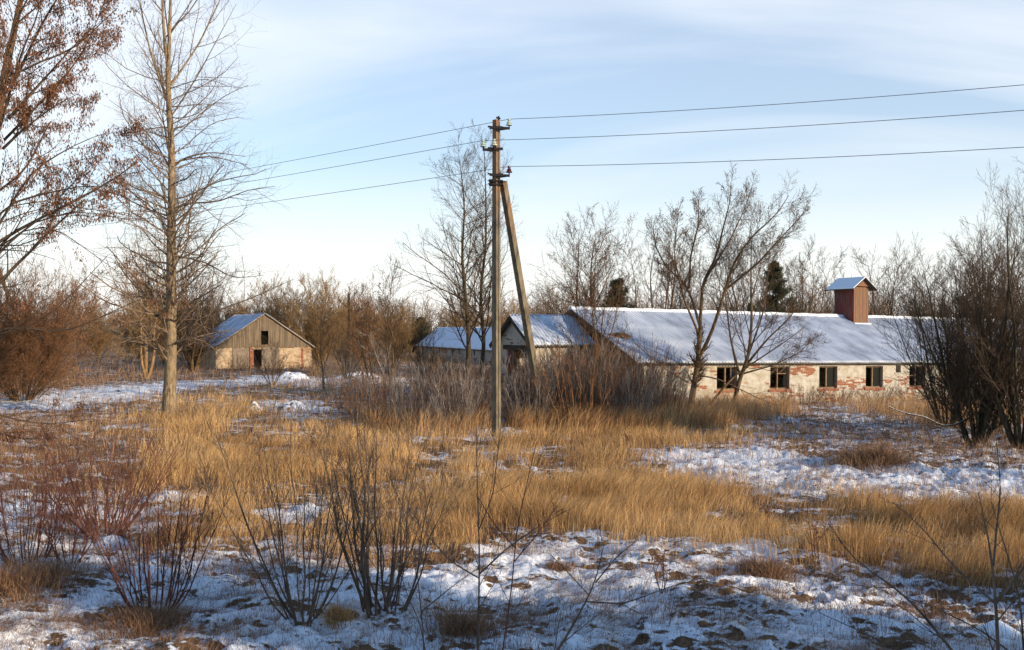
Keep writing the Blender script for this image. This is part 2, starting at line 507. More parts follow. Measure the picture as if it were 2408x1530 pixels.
M_plaster, t, b = mat('grey_plaster')
t.links.new(ramp(t, noise(t, 3, 5, .6, scaled(t, 1, 1, 1)), [(0.3, (0.16, 0.125, 0.095)), (0.7, (0.27, 0.21, 0.16))]), b.inputs['Base Color'])

def woodmat(name, cols, wx=9, wz=.5, src='UV'):
    m, t, b = mat(name)
    uv = scaled(t, wx, wz, 1, src)
    f = noise(t, 1.0, 4, 0.6, uv)
    c = ramp(t, f, cols)
    fine = noise(t, 6, 3, .6, uv)
    t.links.new(mixc(t, .5, c, ramp(t, fine, [(0.3, (.35, .35, .35)), (0.7, (1, 1, 1))]), 'MULTIPLY'), b.inputs['Base Color'])
    bump(t, b, fine, 0.4, 0.01)
    return m
M_boards = woodmat('weathered_boards', [(0.3, (0.085, 0.065, 0.045)), (0.5, (0.20, 0.15, 0.10)), (0.62, (0.30, 0.22, 0.14)), (0.75, (0.34, 0.17, 0.08))])
M_redboards = woodmat('faded_red_boards', [(0.35, (0.13, 0.10, 0.09)), (0.45, (0.17, 0.065, 0.05)), (0.6, (0.20, 0.030, 0.026))], 10, .9)
M_brownboards = woodmat('worn_brown_boards', [(0.3, (0.15, 0.105, 0.07)), (0.52, (0.24, 0.135, 0.08)), (0.64, (0.29, 0.075, 0.04))], 12, .9)
M_frame = woodmat('window_wood', [(0.3, (0.17, 0.10, 0.06)), (0.7, (0.36, 0.24, 0.14))], 6, 6)
M_beam = woodmat('old_beam', [(0.3, (0.03, 0.02, 0.013)), (0.7, (0.085, 0.06, 0.036))], 4, 4)

M_slate, t, b = mat('asbestos_sheet')
t.links.new(ramp(t, noise(t, 4, 5, .6, scaled(t, 1, 1, 1)), [(0.3, (0.10, 0.095, 0.085)), (0.7, (0.25, 0.235, 0.21))]), b.inputs['Base Color'])
M_roofsnow, t, b = mat('roof_snow')
c = ramp(t, noise(t, 1.0, 5, .65, scaled(t, 1.2, .35, 1)), [(0.34, (0.33, 0.37, 0.44)), (0.5, (0.52, 0.57, 0.66)), (.66, (0.68, 0.72, 0.79))])
f = ramp(t, noise(t, 3.2, 6, .7, scaled(t, 1.6, .45, 1)), [(0.31, (1, 1, 1)), (0.36, (0, 0, 0))])
t.links.new(mixc(t, f, c, (0.30, 0.28, 0.25)), b.inputs['Base Color'])
bump(t, b, noise(t, 5, 4, .6, scaled(t, 1, .5, 1)), 0.35, 0.03)
M_moss, t, b = mat('roof_moss')
t.links.new(ramp(t, noise(t, 20, 4, .6, scaled(t, 1, 1, 1)), [(0.3, (0.07, 0.035, 0.02)), (0.7, (0.30, 0.15, 0.07))]), b.inputs['Base Color'])

M_conc, t, b = mat('pole_concrete')
f = noise(t, 6, 6, .65, scaled(t, 1, 1, .35))
f2 = noise(t, 1.0, 4, .6, scaled(t, 5, 5, .25))
c = ramp(t, f, [(0.3, (0.055, 0.048, 0.036)), (0.65, (0.23, 0.185, 0.12))])
sep = N(t, 'ShaderNodeSeparateXYZ', {0: scaled(t, 1, 1, 1)})
hi = N(t, 'ShaderNodeMapRange', {'Value': sep.outputs['Z'], 'From Min': 5.6, 'From Max': 7.2}).outputs[0]
st = math_(t, 'MULTIPLY', ramp(t, f2, [(0.44, (0, 0, 0)), (0.60, (1, 1, 1))]), hi)
t.links.new(mixc(t, st, c, (0.27, 0.12, 0.05)), b.inputs['Base Color'])
bump(t, b, noise(t, 30, 5, .6, scaled(t, 1, 1, 1)), 0.4, 0.01)
M_steel, t, b = mat('dark_steel')
b.inputs['Base Color'].default_value = (0.022, 0.018, 0.018, 1); b.inputs['Roughness'].default_value = .6
M_wire, t, b = mat('aluminium_wire')
b.inputs['Base Color'].default_value = (0.16, 0.16, 0.17, 1); b.inputs['Roughness'].default_value = .5
M_glass_ins, t, b = mat('insulator_glass')
b.inputs['Base Color'].default_value = (0.42, 0.50, 0.40, 1); b.inputs['Roughness'].default_value = .15
M_porc, t, b = mat('brown_porcelain')
b.inputs['Base Color'].default_value = (0.10, 0.022, 0.02, 1); b.inputs['Roughness'].default_value = .2
M_pane, t, b = mat('dirty_glass')
b.inputs['Base Color'].default_value = (0.006, 0.008, 0.007, 1); b.inputs['Roughness'].default_value = .5; b.inputs['Specular IOR Level'].default_value = .08
M_rubble, t, b = mat('rubble')
f = noise(t, 2.6, 5, .6, scaled(t, 1, 1, 1))
t.links.new(ramp(t, f, [(0.40, (0.10, 0.065, 0.04)), (0.46, SNOWC)]), b.inputs['Base Color'])
bump(t, b, f, .8, .1)

# ------------------------------------------------------------------ ground sheet
def axis_cols():
    a = np.concatenate([np.linspace(-180, -50, 40, endpoint=False), np.linspace(-50, -31, 70, endpoint=False),
                        np.linspace(-31, 31, 760, endpoint=False), np.linspace(31, 50, 70, endpoint=False), np.linspace(50, 180, 41)])
    return np.radians(a)
def build_ground():
    th = axis_cols()
    w = np.concatenate([np.linspace(6000, 1100, 26, endpoint=False), np.linspace(1100, 60, 470, endpoint=False), np.linspace(60, 5, 60)])
    r = CAMH * F / w
    TH, Rr = np.meshgrid(th, r)
    X = Rr * np.sin(TH); Y = Rr * np.cos(TH)
    g, s, bmask = masks(X, Y)
    Z = base_z(X, Y) + lump_z(X, Y, s, g)
    sn = 0.5 + 0.0 * X
    sn = np.where(s > .5, np.where(Y < 17, .68, np.where((X < 0) & (Y > 30), .62, .78)), sn)
    sn = np.where(g > .5, .10, sn)
    sn = np.where((bmask > .5) & (g < .5) & (s < .5), -.05, sn)
    midr = (Y > 20) & (s < .5) & (g < .5) & (bmask < .5)
    sn = np.where(midr, .34, sn)
    sn = np.where(midr & (X < -2), .16, sn)
    nr, nc = X.shape
    V = np.stack([X.ravel(), Y.ravel(), Z.ravel()], 1)
    i = np.arange(nr - 1)[:, None] * nc + np.arange(nc - 1)[None, :]
    q = np.stack([i, i + nc, i + nc + 1, i + 1], -1).reshape(-1, 4)
    V = np.vstack([V, [[0, 0, float(base_z(np.array([0.]), np.array([0.]))[0])]]])
    cidx = len(V) - 1
    j = np.arange(nc - 1)
    tri = np.stack([j, j + 1, np.full(nc - 1, cidx)], 1)
    o = mesh_np('ground', V, q[:, ::-1], tri[:, ::-1], M_ground, smooth=True, attrs={'snow': np.append(sn.ravel(), .5)})
    tag(o, 'rough field of snow and flattened dead grass', None, None, 'structure')
build_ground()

def build_path():
    # snow-covered farm track crossing the field on the left, towards the wooden barn
    line = [(-420, 985), (-100, 968), (120, 950), (280, 928), (420, 907), (560, 897), (700, 893), (880, 893), (1000, 893)]
    pts = np.array([G(u, v) for u, v in line])
    d = np.r_[0, np.cumsum(np.hypot(*np.diff(pts, axis=0).T))]
    tt = np.arange(0, d[-1], .25)
    cx = np.interp(tt, d, pts[:, 0]); cy = np.interp(tt, d, pts[:, 1])
    for _ in range(30):
        cx[1:-1] = (cx[:-2] + cx[2:]) / 2; cy[1:-1] = (cy[:-2] + cy[2:]) / 2
    tx = np.gradient(cx); ty = np.gradient(cy); l = np.hypot(tx, ty); nx, ny = -ty / l, tx / l
    ss = np.linspace(-1, 1, 15)
    hw = 1.5 + .7 * fbm(tt * .35, tt * 0, 3)
    X = cx[:, None] + nx[:, None] * ss * hw[:, None]; Y = cy[:, None] + ny[:, None] * ss * hw[:, None]
    rut = -.05 * np.exp(-((np.abs(ss) - .5) / .13) ** 2)
    Z = gz(X, Y) + .035 + rut - .09 * np.abs(ss) ** 8
    n, m = X.shape
    i = np.arange(n - 1)[:, None] * m + np.arange(m - 1)[None, :]
    q = np.stack([i, i + 1, i + m + 1, i + m], -1).reshape(-1, 4)
    o = mesh_np('path', np.stack([X.ravel(), Y.ravel(), Z.ravel()], 1), q, None, M_path, smooth=True)
    tag(o, 'snow-covered farm track crossing the field on the left', None, None, 'structure')
build_path()

# ------------------------------------------------------------------ buildings
def corrugated(name, W, L, rise, m, parent, pitch=.16, amp=.022, thick=.012, n=8, rows=2, sag=0.0, ragged=0.0, seed=1, y_off=0.0, lift=0.0, z0=0.0, wavy=0.0):
    """one slope of a corrugated roof: x 0..W along the eave, y 0..L up the slope, z from 0 to rise"""
    rs = np.random.RandomState(seed)
    nx = int(W / pitch * n) + 1
    x = np.linspace(0, W, nx)
    y = np.linspace(0, 1, rows + 1)
    X, Yp = np.meshgrid(x, y)
    wave = amp * np.cos(2 * np.pi * X / pitch)
    # sheets: each 1.1 m wide strip sits a few mm differently
    sheet = (rs.rand(int(W / 1.1) + 2) - .5)[(X / 1.1).astype(int)]
    rag = ragged * sheet * (1 - Yp)
    Y = Yp * L - rag
    Z = z0 + Yp * rise + wave + lift - .022 * ((Yp * L / 1.62) % 1.0) - sag * np.sin(np.pi * X / W) * Yp + .012 * sheet + wavy * (fbm(X * .9, Y * .9, 3) - .5)
    nr, nc = X.shape
    top = np.stack([X.ravel(), Y.ravel() + y_off, Z.ravel()], 1)
    bot = top - np.array([0, 0, thick])
    i = np.arange(nr - 1)[:, None] * nc + np.arange(nc - 1)[None, :]
    q = np.stack([i, i + 1, i + nc + 1, i + nc], -1).reshape(-1, 4)
    o = nr * nc
    qs = [q, q[:, ::-1] + o]
    j = np.arange(nc - 1)
    qs.append(np.stack([j + o, j + 1 + o, j + 1, j], 1))
    k = (nr - 1) * nc + j
    qs.append(np.stack([k, k + 1, k + 1 + o, k + o], 1))
    e = np.arange(nr - 1) * nc
    qs.append(np.stack([e, e + nc, e + nc + o, e + o], 1))
    e2 = e + nc - 1
    qs.append(np.stack([e2 + o, e2 + nc + o, e2 + nc, e2], 1))
    return mesh_np(name, np.vstack([top, bot]), np.vstack(qs), None, m, parent, smooth=True)

def rot_copy_slope(o, W, ytotal):
    """turns a front slope into the back slope of the same ridge"""
    o.location = (W, ytotal, 0); o.rotation_euler = (0, 0, math.pi)

def gable(mb, y0, y1, ze, zr, x0, x1, zlow=None):
    """triangle of the gable in the yz plane; x0..x1 thickness"""
    ym = (y0 + y1) / 2
    z = ze if zlow is None else zlow
    a = [(x0, y0, z), (x0, y1, z), (x0, ym, zr)]
    c = [(x1, y0, z), (x1, y1, z), (x1, ym, zr)]
    mb.face([a[1], a[0], a[2]]); mb.face([c[0], c[1], c[2]])
    mb.face([a[0], a[1], c[1], c[0]][::-1])
    mb.face([a[0], c[0], c[2], a[2]]); mb.face([c[1], a[1], a[2], c[2]])

def side_wall(mb, y0, y1, z0, z1, x0, x1, holes):
    """wall in the yz plane built through wall_panel with axes swapped (x0 = outside)"""
    t_ = MB(); wall_panel(t_, y0, y1, z0, z1, x0, x1, holes)
    for f in t_.f:
        pts = [t_.v[k] for k in f]
        mb.face([(p[1], p[0], p[2]) for p in pts][::-1])

RZ = math.atan2(BD[1], BD[0])
# --- the long shed
def long_shed():
    root = empty('brick_shed', (BA[0], BA[1], -0.02), RZ)
    root.rotation_euler = (0, D2R(0.85), RZ)
    tag(root, 'long whitewashed brick shed with snowy corrugated roof and red roof vent', 'shed')
    W, DEP, ZE, ZR = 29.0, 9.8, 1.93, 4.05
    centers = [4.33, 7.25, 10.09, 12.96, 15.8, 18.7, 21.6, 24.5]
    holes = [(c - .55, c + .55, .73, 1.72) for c in centers] + [(14.35, 14.68, 1.42, 1.75)]
    mb = MB(); wall_panel(mb, 0, W, -.5, ZE, 0, .38, holes)
    mb.build('wall', M_brick, root)
    mb = MB(); wall_panel(mb, 0, W, -.5, ZE, DEP - .38, DEP, [(6.6, 7.6, .8, 1.7), (12.4, 13.4, .8, 1.7)])
    mb.build('wall', M_brick, root)
    mb = MB()
    side_wall(mb, .38, DEP - .38, -.5, ZE - .01, 0.002, .38, [(2.2, 3.1, .5, 1.5)])
    gable(mb, .06, DEP - .06, ZE - .01, ZR - .03, 0.002, .30)
    mb.build('gable_wall', M_brick_red, root)
    mb = MB()
    side_wall(mb, .38, DEP - .38, -.5, ZE - .01, W - .38, W - .002, [])
    gable(mb, .06, DEP - .06, ZE - .01, ZR - .03, W - .30, W - .002)
    mb.build('gable_wall', M_brick_red, root)
    mb = MB(); mb.box(.0, W, -.022, -.003, ZE - .17, ZE - .02)
    mb.build('eave_beam', M_plaster, root)
    # roof sheets run past the walls
    OV, EO = .45, .30
    slope = (ZR - ZE) / (DEP / 2)
    L = DEP / 2 + EO
    for back in (False, True):
        r = corrugated('roof', W + 2 * OV, L, slope * L, M_slate, root, rows=6, ragged=.10, seed=3 + back, z0=ZE - slope * EO + .06)
        s = corrugated('snow_cover', W + 2 * OV - .04, L - .05, slope * (L - .05), M_roofsnow, r, rows=26, ragged=.05, seed=3 + back,
                       thick=.028, amp=.024, y_off=.05, lift=.042, z0=ZE - slope * EO + .06 + slope * .05, wavy=.03)
        if back:
            r.location = (W + OV, DEP + EO, 0); r.rotation_euler = (0, 0, math.pi)
        else:
            r.location = (-OV, -EO, 0)
    mb = MB()
    n = 60
    for k in range(n):
        xa = -OV + (W + 2 * OV) * k / n; xb = -OV + (W + 2 * OV) * (k + 1) / n + (.03 if k < n - 1 else 0)
        dz = .012 * math.sin(k * 1.7) + (k % 2) * .004
        mb.hexa([(xa, DEP / 2 - .17, ZR + .03 + dz), (xb, DEP / 2 - .17, ZR + .03 + dz), (xb, DEP / 2 + .17, ZR + .03 + dz), (xa, DEP / 2 + .17, ZR + .03 + dz)],
                [(xa, DEP / 2 - .05, ZR + .17 + dz), (xb, DEP / 2 - .05, ZR + .17 + dz), (xb, DEP / 2 + .05, ZR + .17 + dz), (xa, DEP / 2 + .05, ZR + .17 + dz)])
    mb.build('ridge_cap', M_snow, root)
    # purlins and rafters shown under the open verge
    mb = MB()
    for (ya, za, yb, zb) in ((-EO, ZE - slope * EO - .02, DEP / 2, ZR - .02), (DEP + EO, ZE - slope * EO - .02, DEP / 2, ZR - .02)):
        mb.bar((-OV + .06, ya, za), (-OV + .06, yb, zb), .05, .16)
    mb.build('verge_board', M_beam, root)
    # windows
    rs = random.Random(4)
    for i, c in enumerate(centers):
        fr = MB(); x0, x1, z0, z1 = c - .55, c + .55, .73, 1.72
        y0, y1 = .13, .19
        w = .055
        fr.box(x0, x0 + w, y0, y1, z0, z1); fr.box(x1 - w, x1, y0, y1, z0, z1)
        fr.box(x0 + w, x1 - w, y0, y1, z1 - w, z1); fr.box(x0 + w, x1 - w, y0, y1, z0, z0 + w)
        if i != 1:
            fr.box(c - .03, c + .03, y0 - .004, y1 + .004, z0 + w, z1 - w)
        else:
            fr.box(c - .06, c - .01, y0 - .004, y1 + .004, z0 + w, z1 - w)
            fr.box(c - .01, x1 - w, y0 + .01, y1 - .01, 1.38, 1.42)
            fr.bar((c + .05, .17, 1.40), (x1 - .1, .19, 1.65), .025)
            fr.bar((x0 + .1, .17, 1.35), (c - .1, .19, 1.6), .02)
        if i in (4, 5):
            fr.box(x0 + w, c - .03, y0 + .01, y1 - .01, 1.25, 1.285)
        f = fr.build('window', M_frame, root)
        if i in (2, 3, 5):
            p = MB(); p.box(c + .031, x1 - w - .002, .157, .162, z0 + w + .002, z1 - w - .002)
            p.build('pane', M_pane, f)
        sl = MB(); sl.box(x0 - .1, x1 + .08, -.05, .12, z0 - .11, z0 - .004)
        sl.build('sill', M_brick_sill, f)
    # the wooden vent shaft on the ridge
    sx0, sx1, y0, y1 = 15.95, 16.97, DEP / 2 - .78, DEP / 2 + .55
    zt = 5.62
    zb = ZR - .75
    v = MB()
    nb = 8
    for k in range(nb):
        a = sx0 + (sx1 - sx0) * k / nb; b2 = sx0 + (sx1 - sx0) * (k + 1) / nb - .008
        j = .006 * (k % 2) + .004 * rs.random()
        v.box(a, b2, y0 - j, y0 + .02, zb, zt)
    front = v.build('vent_shaft', M_brownboards, root)
    v = MB()
    for k in range(nb):
        a = sx0 + (sx1 - sx0) * k / nb; b2 = sx0 + (sx1 - sx0) * (k + 1) / nb - .008
        v.box(a, b2, y1 - .02, y1 + .006 * (k % 2), zb, zt)
    v.build('back_boards', M_brownboards, front)
    v = MB(); vb = MB(); nb = 10
    for k in range(nb):
        a = y0 + .021 + (y1 - y0 - .042) * k / nb; b2 = y0 + .021 + (y1 - y0 - .042) * (k + 1) / nb - .006
        j = .005 * (k % 2) + .004 * rs.random()
        v.box(sx0 - j, sx0 + .02, a, b2, zb, zt); vb.box(sx1 - .02, sx1 + j, a, b2, zb, zt)
    v.build('side_boards', M_redboards, front); vb.build('side_boards', M_redboards, front)
    # little gable and its roof, ridge running front to back
    xm = (sx0 + sx1) / 2
    v = MB()
    v.prism([(sx0 - .02, zt + .04), (sx1 + .02, zt + .04), (xm, zt + .40)], y0 - .10, y0 - .07)
    v.build('vent_gable', M_brownboards, front); v = MB()
    v.prism([(sx0 - .02, zt + .04), (sx1 + .02, zt + .04), (xm, zt + .40)], y1 + .07, y1 + .10)
    v.build('vent_gable', M_brownboards, front)
    v = MB(); e = .34; rz_ = zt + .45; ez = zt + .45 - (.51 + e) * .72
    for sg in (-1, 1):
        xo = xm + sg * (.51 + e)
        pts_b = [(xo, y0 - .3, ez), (xm, y0 - .3, rz_), (xm, y1 + .3, rz_), (xo, y1 + .3, ez)]
        pts_t = [(p[0], p[1], p[2] + .035) for p in pts_b]
        if sg > 0: pts_b, pts_t = pts_b[::-1], pts_t[::-1]
        v.hexa(pts_b[::-1], pts_t[::-1])
    vr = v.build('vent_roof', M_beam, front)
    v = MB()
    for sg in (-1, 1):
        xo = xm + sg * (.51 + e - .03)
        pts_b = [(xo, y0 - .27, ez + .06), (xm, y0 - .27, rz_ + .037), (xm, y1 + .27, rz_ + .037), (xo, y1 + .27, ez + .06)]
        pts_t = [(p[0], p[1], p[2] + .045) for p in pts_b]
        if sg > 0: pts_b, pts_t = pts_b[::-1], pts_t[::-1]
        v.hexa(pts_b[::-1], pts_t[::-1])
    v.build('vent_snow', M_snow, vr)
    v = MB(); v.box(sx0 - .06, sx1 + .06, y0 - .16, y0 - .02, ZR - .34 - .1, ZR - .34 + .07)
    v.build('vent_flashing', M_snow, front)
    # moss lying on the verge near the corner
    rs2 = np.random.RandomState(2)
    th = np.linspace(0, 2 * np.pi, 20, endpoint=False)
    V = [[0, 0, .13]]; 
    for k, rr in enumerate((.4, .75, 1.0)):
        for a in th:
            q = rr * (1 + .25 * rs2.randn())
            V.append([q * .50 * math.cos(a), q * .30 * math.sin(a), .15 * (1 - rr) - .03 * rr + .07 * rs2.rand() * (1.1 - rr)])
    tris = [[0, 1 + k, 1 + (k + 1) % 20] for k in range(20)]
    quads = [[1 + r * 20 + k, 1 + (r + 1) * 20 + k, 1 + (r + 1) * 20 + (k + 1) % 20, 1 + r * 20 + (k + 1) % 20] for r in range(2) for k in range(20)]
    ms = mesh_np('moss_patch', V, quads, tris, M_moss, root)
    ms.location = (.35, 2.1, ZE + slope * 2.1 + .12); ms.rotation_euler = (math.atan(slope), 0, 0)
    return root
M_brick_sill = brickmat('sill_brick', (0.5, 0.45, 0.36), (0.34, 0.10, 0.05), (0.24, 0.07, 0.035), .3, .36)
long_shed()

# --- the annex against its left gable
def annex():
    L, Wd, ZE, ZR = 3.5, 3.35, 2.62, 3.74
    p = BA + BN * 3.44 - BD * (L - .45)
    root = empty('annex', (p[0], p[1], 0), RZ)
    tag(root, 'small brick annex with dark doorway and snowy roof behind the leaning pole strut', 'outbuilding')
    LL = L - .48
    mb = MB(); wall_panel(mb, 0, LL, -.3, ZE, 0, .30, [])
    mb.build('wall', M_brick_grey, root)
    mb = MB(); wall_panel(mb, 0, LL, -.3, ZE, Wd - .3, Wd, [(1.0, 1.9, .9, 1.9)])
    mb.build('wall', M_brick_grey, root)
    mb = MB()
    side_wall(mb, .30, Wd - .30, -.3, ZE - .01, .002, .30, [(.6, 2.4, -.3, 2.32)])
    gable(mb, .04, Wd - .04, ZE - .01, ZR - .04, .002, .26)
    mb.build('gable_wall', M_brick_grey, root)
    mb = MB(); mb.box(-.03, -.002, .35, 2.7, 2.33, 2.52)
    mb.build('lintel', M_beam, root)
    mb = MB(); mb.box(.05, .12, .82, 1.0, -.3, 1.75); mb.box(.06, .12, 1.9, 1.98, -.3, 2.3)
    mb.build('door_post', M_frame, root)
    mb = MB(); mb.box(.08, .12, 2.02, 2.44, .0, 2.3)
    mb.build('door_leaf', M_redboards, root)
    slope = (ZR - ZE) / (Wd / 2); EO = .25; Ls = Wd / 2 + EO
    for back in (False, True):
        r = corrugated('roof', LL + .26, Ls, slope * Ls, M_slate, root, rows=4, ragged=.08, seed=8 + back, z0=ZE - slope * EO + .05)
        corrugated('snow_cover', LL + .24, Ls - .04, slope * (Ls - .04), M_roofsnow, r, rows=16, ragged=.04, seed=8 + back, thick=.028, amp=.017,
                   y_off=.04, lift=.04, z0=ZE - slope * EO + .05 + slope * .04, wavy=.03)
        if back: r.location = (LL + .0, Wd + EO, 0); r.rotation_euler = (0, 0, math.pi)
        else: r.location = (-.26, -EO, 0)
    mb = MB()
    for (ya, yb) in ((-EO, Wd / 2), (Wd + EO, Wd / 2)):
        mb.bar((-.22, ya, ZE - slope * EO - .02), (-.22, yb, ZR - .03), .05, .18)
    mb.build('verge_board', M_beam, root)
annex()

# --- wooden barn in the distance
def barn():
    Yf = 83.0
    xl, xr = PX(510, Yf), PX(726, Yf)
    Wd = (xr - xl) * 1.06
    root = empty('wooden_barn', (xl, Yf - .3, 0), D2R(27))
    tag(root, 'distant barn with weathered board gable and pale block walls', 'barn')
    zb = -.4
    ZE = PZ(816, 84); ZR = PZ(740, 85)
    L = 11.5
    mb = MB(); wall_panel(mb, 0, Wd, zb, ZE, 0, .3, [(Wd * .385, Wd * .47, zb, ZE - .22)])
    mb.build('wall', M_brick_pale, root)
    mb = MB(); side_wall(mb, .3, L, zb, ZE - .01, .002, .3, [])
    mb.build('wall', M_brick_pale, root)
    mb = MB(); side_wall(mb, .3, L, zb, ZE - .01, Wd - .3, Wd - .002, [])
    mb.build('wall', M_brick_pale, root)
    mb = MB(); wall_panel(mb, .3, Wd - .3, zb, ZE - .01, L - .3, L - .002, [])
    mb.build('wall', M_brick_pale, root)
    mb = MB(); mb.box(Wd * .17, Wd * .345, -.05, -.003, zb, ZE - .12); mb.box(Wd * .47, Wd * .655, -.07, -.003, zb, ZE - .05)
    mb.build('plaster_panel', M_plaster, root)
    mb = MB(); mb.box(Wd * .345, Wd * .383, -.12, -.003, zb, ZE - .05); mb.build('brick_pier', M_brick_sill, root)
    mb = MB(); mb.box(Wd * .895, Wd * .91, -.06, -.003, zb, ZE - .02)
    mb.build('brick_pier', M_brick_sill, root)
    rs = random.Random(9)
    mb = MB(); n = 54
    wx0, wx1, wz0, wz1 = Wd * .455, Wd * .545, ZE + .16, ZE + 1.30
    for k in range(n):
        a = Wd * k / n; b2 = Wd * (k + 1) / n - .012
        za = ZE + (ZR - ZE) * (1 - abs((a + b2) / 2 - Wd / 2) / (Wd / 2)) - .03
        j = rs.random() * .035
        lo = ZE - .04 - rs.random() * .1
        if za < ZE + .03: continue
        if a > wx0 - .02 and b2 < wx1 + .02:
            mb.box(a, b2, -.05 - j, -.01, lo, wz0); mb.box(a, b2, -.05 - j, -.01, wz1, za)
        else:
            mb.box(a, b2, -.05 - j, -.01, lo, za)
    mb.build('board_gable', M_boards, root)
    mb = MB(); mb.box(wx0 - .06, wx1 + .06, -.11, -.06, wz0 - .09, wz0); 
    mb.build('hatch_sill', M_frame, root)
    mb = MB()
    for (xa, xb) in ((-.25, Wd / 2), (Wd + .25, Wd / 2)):
        zz = ZE - (ZR - ZE) / (Wd / 2) * .25
        mb.bar((xa, -.16, zz + .04), (xb, -.16, ZR + .04), .05, .12, up=(0, 1, 0))
    mb.build('verge_board', M_frame, root)
    slope = (ZR - ZE) / (Wd / 2); Ls = Wd / 2 + .3
    for k in (0, 1):
        r = corrugated('roof', L + .3, Ls, slope * Ls, M_slate, root, pitch=.3, rows=2, n=6, seed=12 + k, z0=ZE - slope * .3 + .06)
        corrugated('snow_cover', L + .24, Ls - .04, slope * (Ls - .04), M_roofsnow, r, pitch=.3, rows=10, n=6, seed=12 + k, amp=.012,
                   y_off=.04, lift=.05, thick=.03, z0=ZE - slope * .3 + .06 + slope * .04, wavy=.04)
        if k == 0: r.rotation_euler = (0, 0, -math.pi / 2); r.location = (-.3, L + .1, 0)
        else: r.rotation_euler = (0, 0, math.pi / 2); r.location = (Wd + .3, -.2, 0)
barn()

# --- low snow-roofed shed far behind
def far_shed():
    a = np.array([PX(980, 125), 125.0]); b_ = np.array([PX(1166, 97), 97.0])
    d = b_ - a; L = float(np.hypot(*d)); rz = math.atan2(d[1], d[0])
    root = empty('low_shed', (a[0], a[1], 0), rz)
    tag(root, 'distant low grey shed with smooth snow-covered roof', 'shed')
    ZE, ZR, Wd = 1.28, 3.38, 5.8
    mb = MB(); holes = [(x, x + .5, .55, 1.1) for x in np.arange(2.0, L - 2, 2.6)]
    wall_panel(mb, 0, L, -.6, ZE, 0, .3, holes)
    mb.build('wall', M_brick_grey, root)
    mb = MB(); side_wall(mb, .3, Wd, -.6, ZE - .01, .002, .3, []); gable(mb, .05, Wd - .05, ZE - .01, ZR - .03, .002, .3)
    mb.build('gable_wall', M_brick_grey, root)
    mb = MB(); side_wall(mb, .3, Wd, -.6, ZE - .01, L - .3, L - .002, []); gable(mb, .05, Wd - .05, ZE - .01, ZR - .03, L - .3, L - .002)
    mb.build('gable_wall', M_brick_grey, root)
    mb = MB(); wall_panel(mb, .3, L - .3, -.6, ZE - .01, Wd - .3, Wd, [])
    mb.build('wall', M_brick_grey, root)
    slope = (ZR - ZE) / (Wd / 2); Ls = Wd / 2 + .25
    for k in (0, 1):
        r = corrugated('roof', L + .4, Ls, slope * Ls, M_slate, root, pitch=.3, n=6, rows=2, seed=20 + k, z0=ZE - slope * .25 + .05)
        corrugated('snow_cover', L + .36, Ls - .03, slope * (Ls - .03), M_snow, r, pitch=.3, n=6, rows=8, seed=20 + k, amp=.008, y_off=.03, lift=.05, thick=.03,
                   z0=ZE - slope * .25 + .05 + slope * .03, wavy=.05)
        if k: r.location = (L + .2, Wd + .25, 0); r.rotation_euler = (0, 0, math.pi)
        else: r.location = (-.2, -.25, 0)
far_shed()

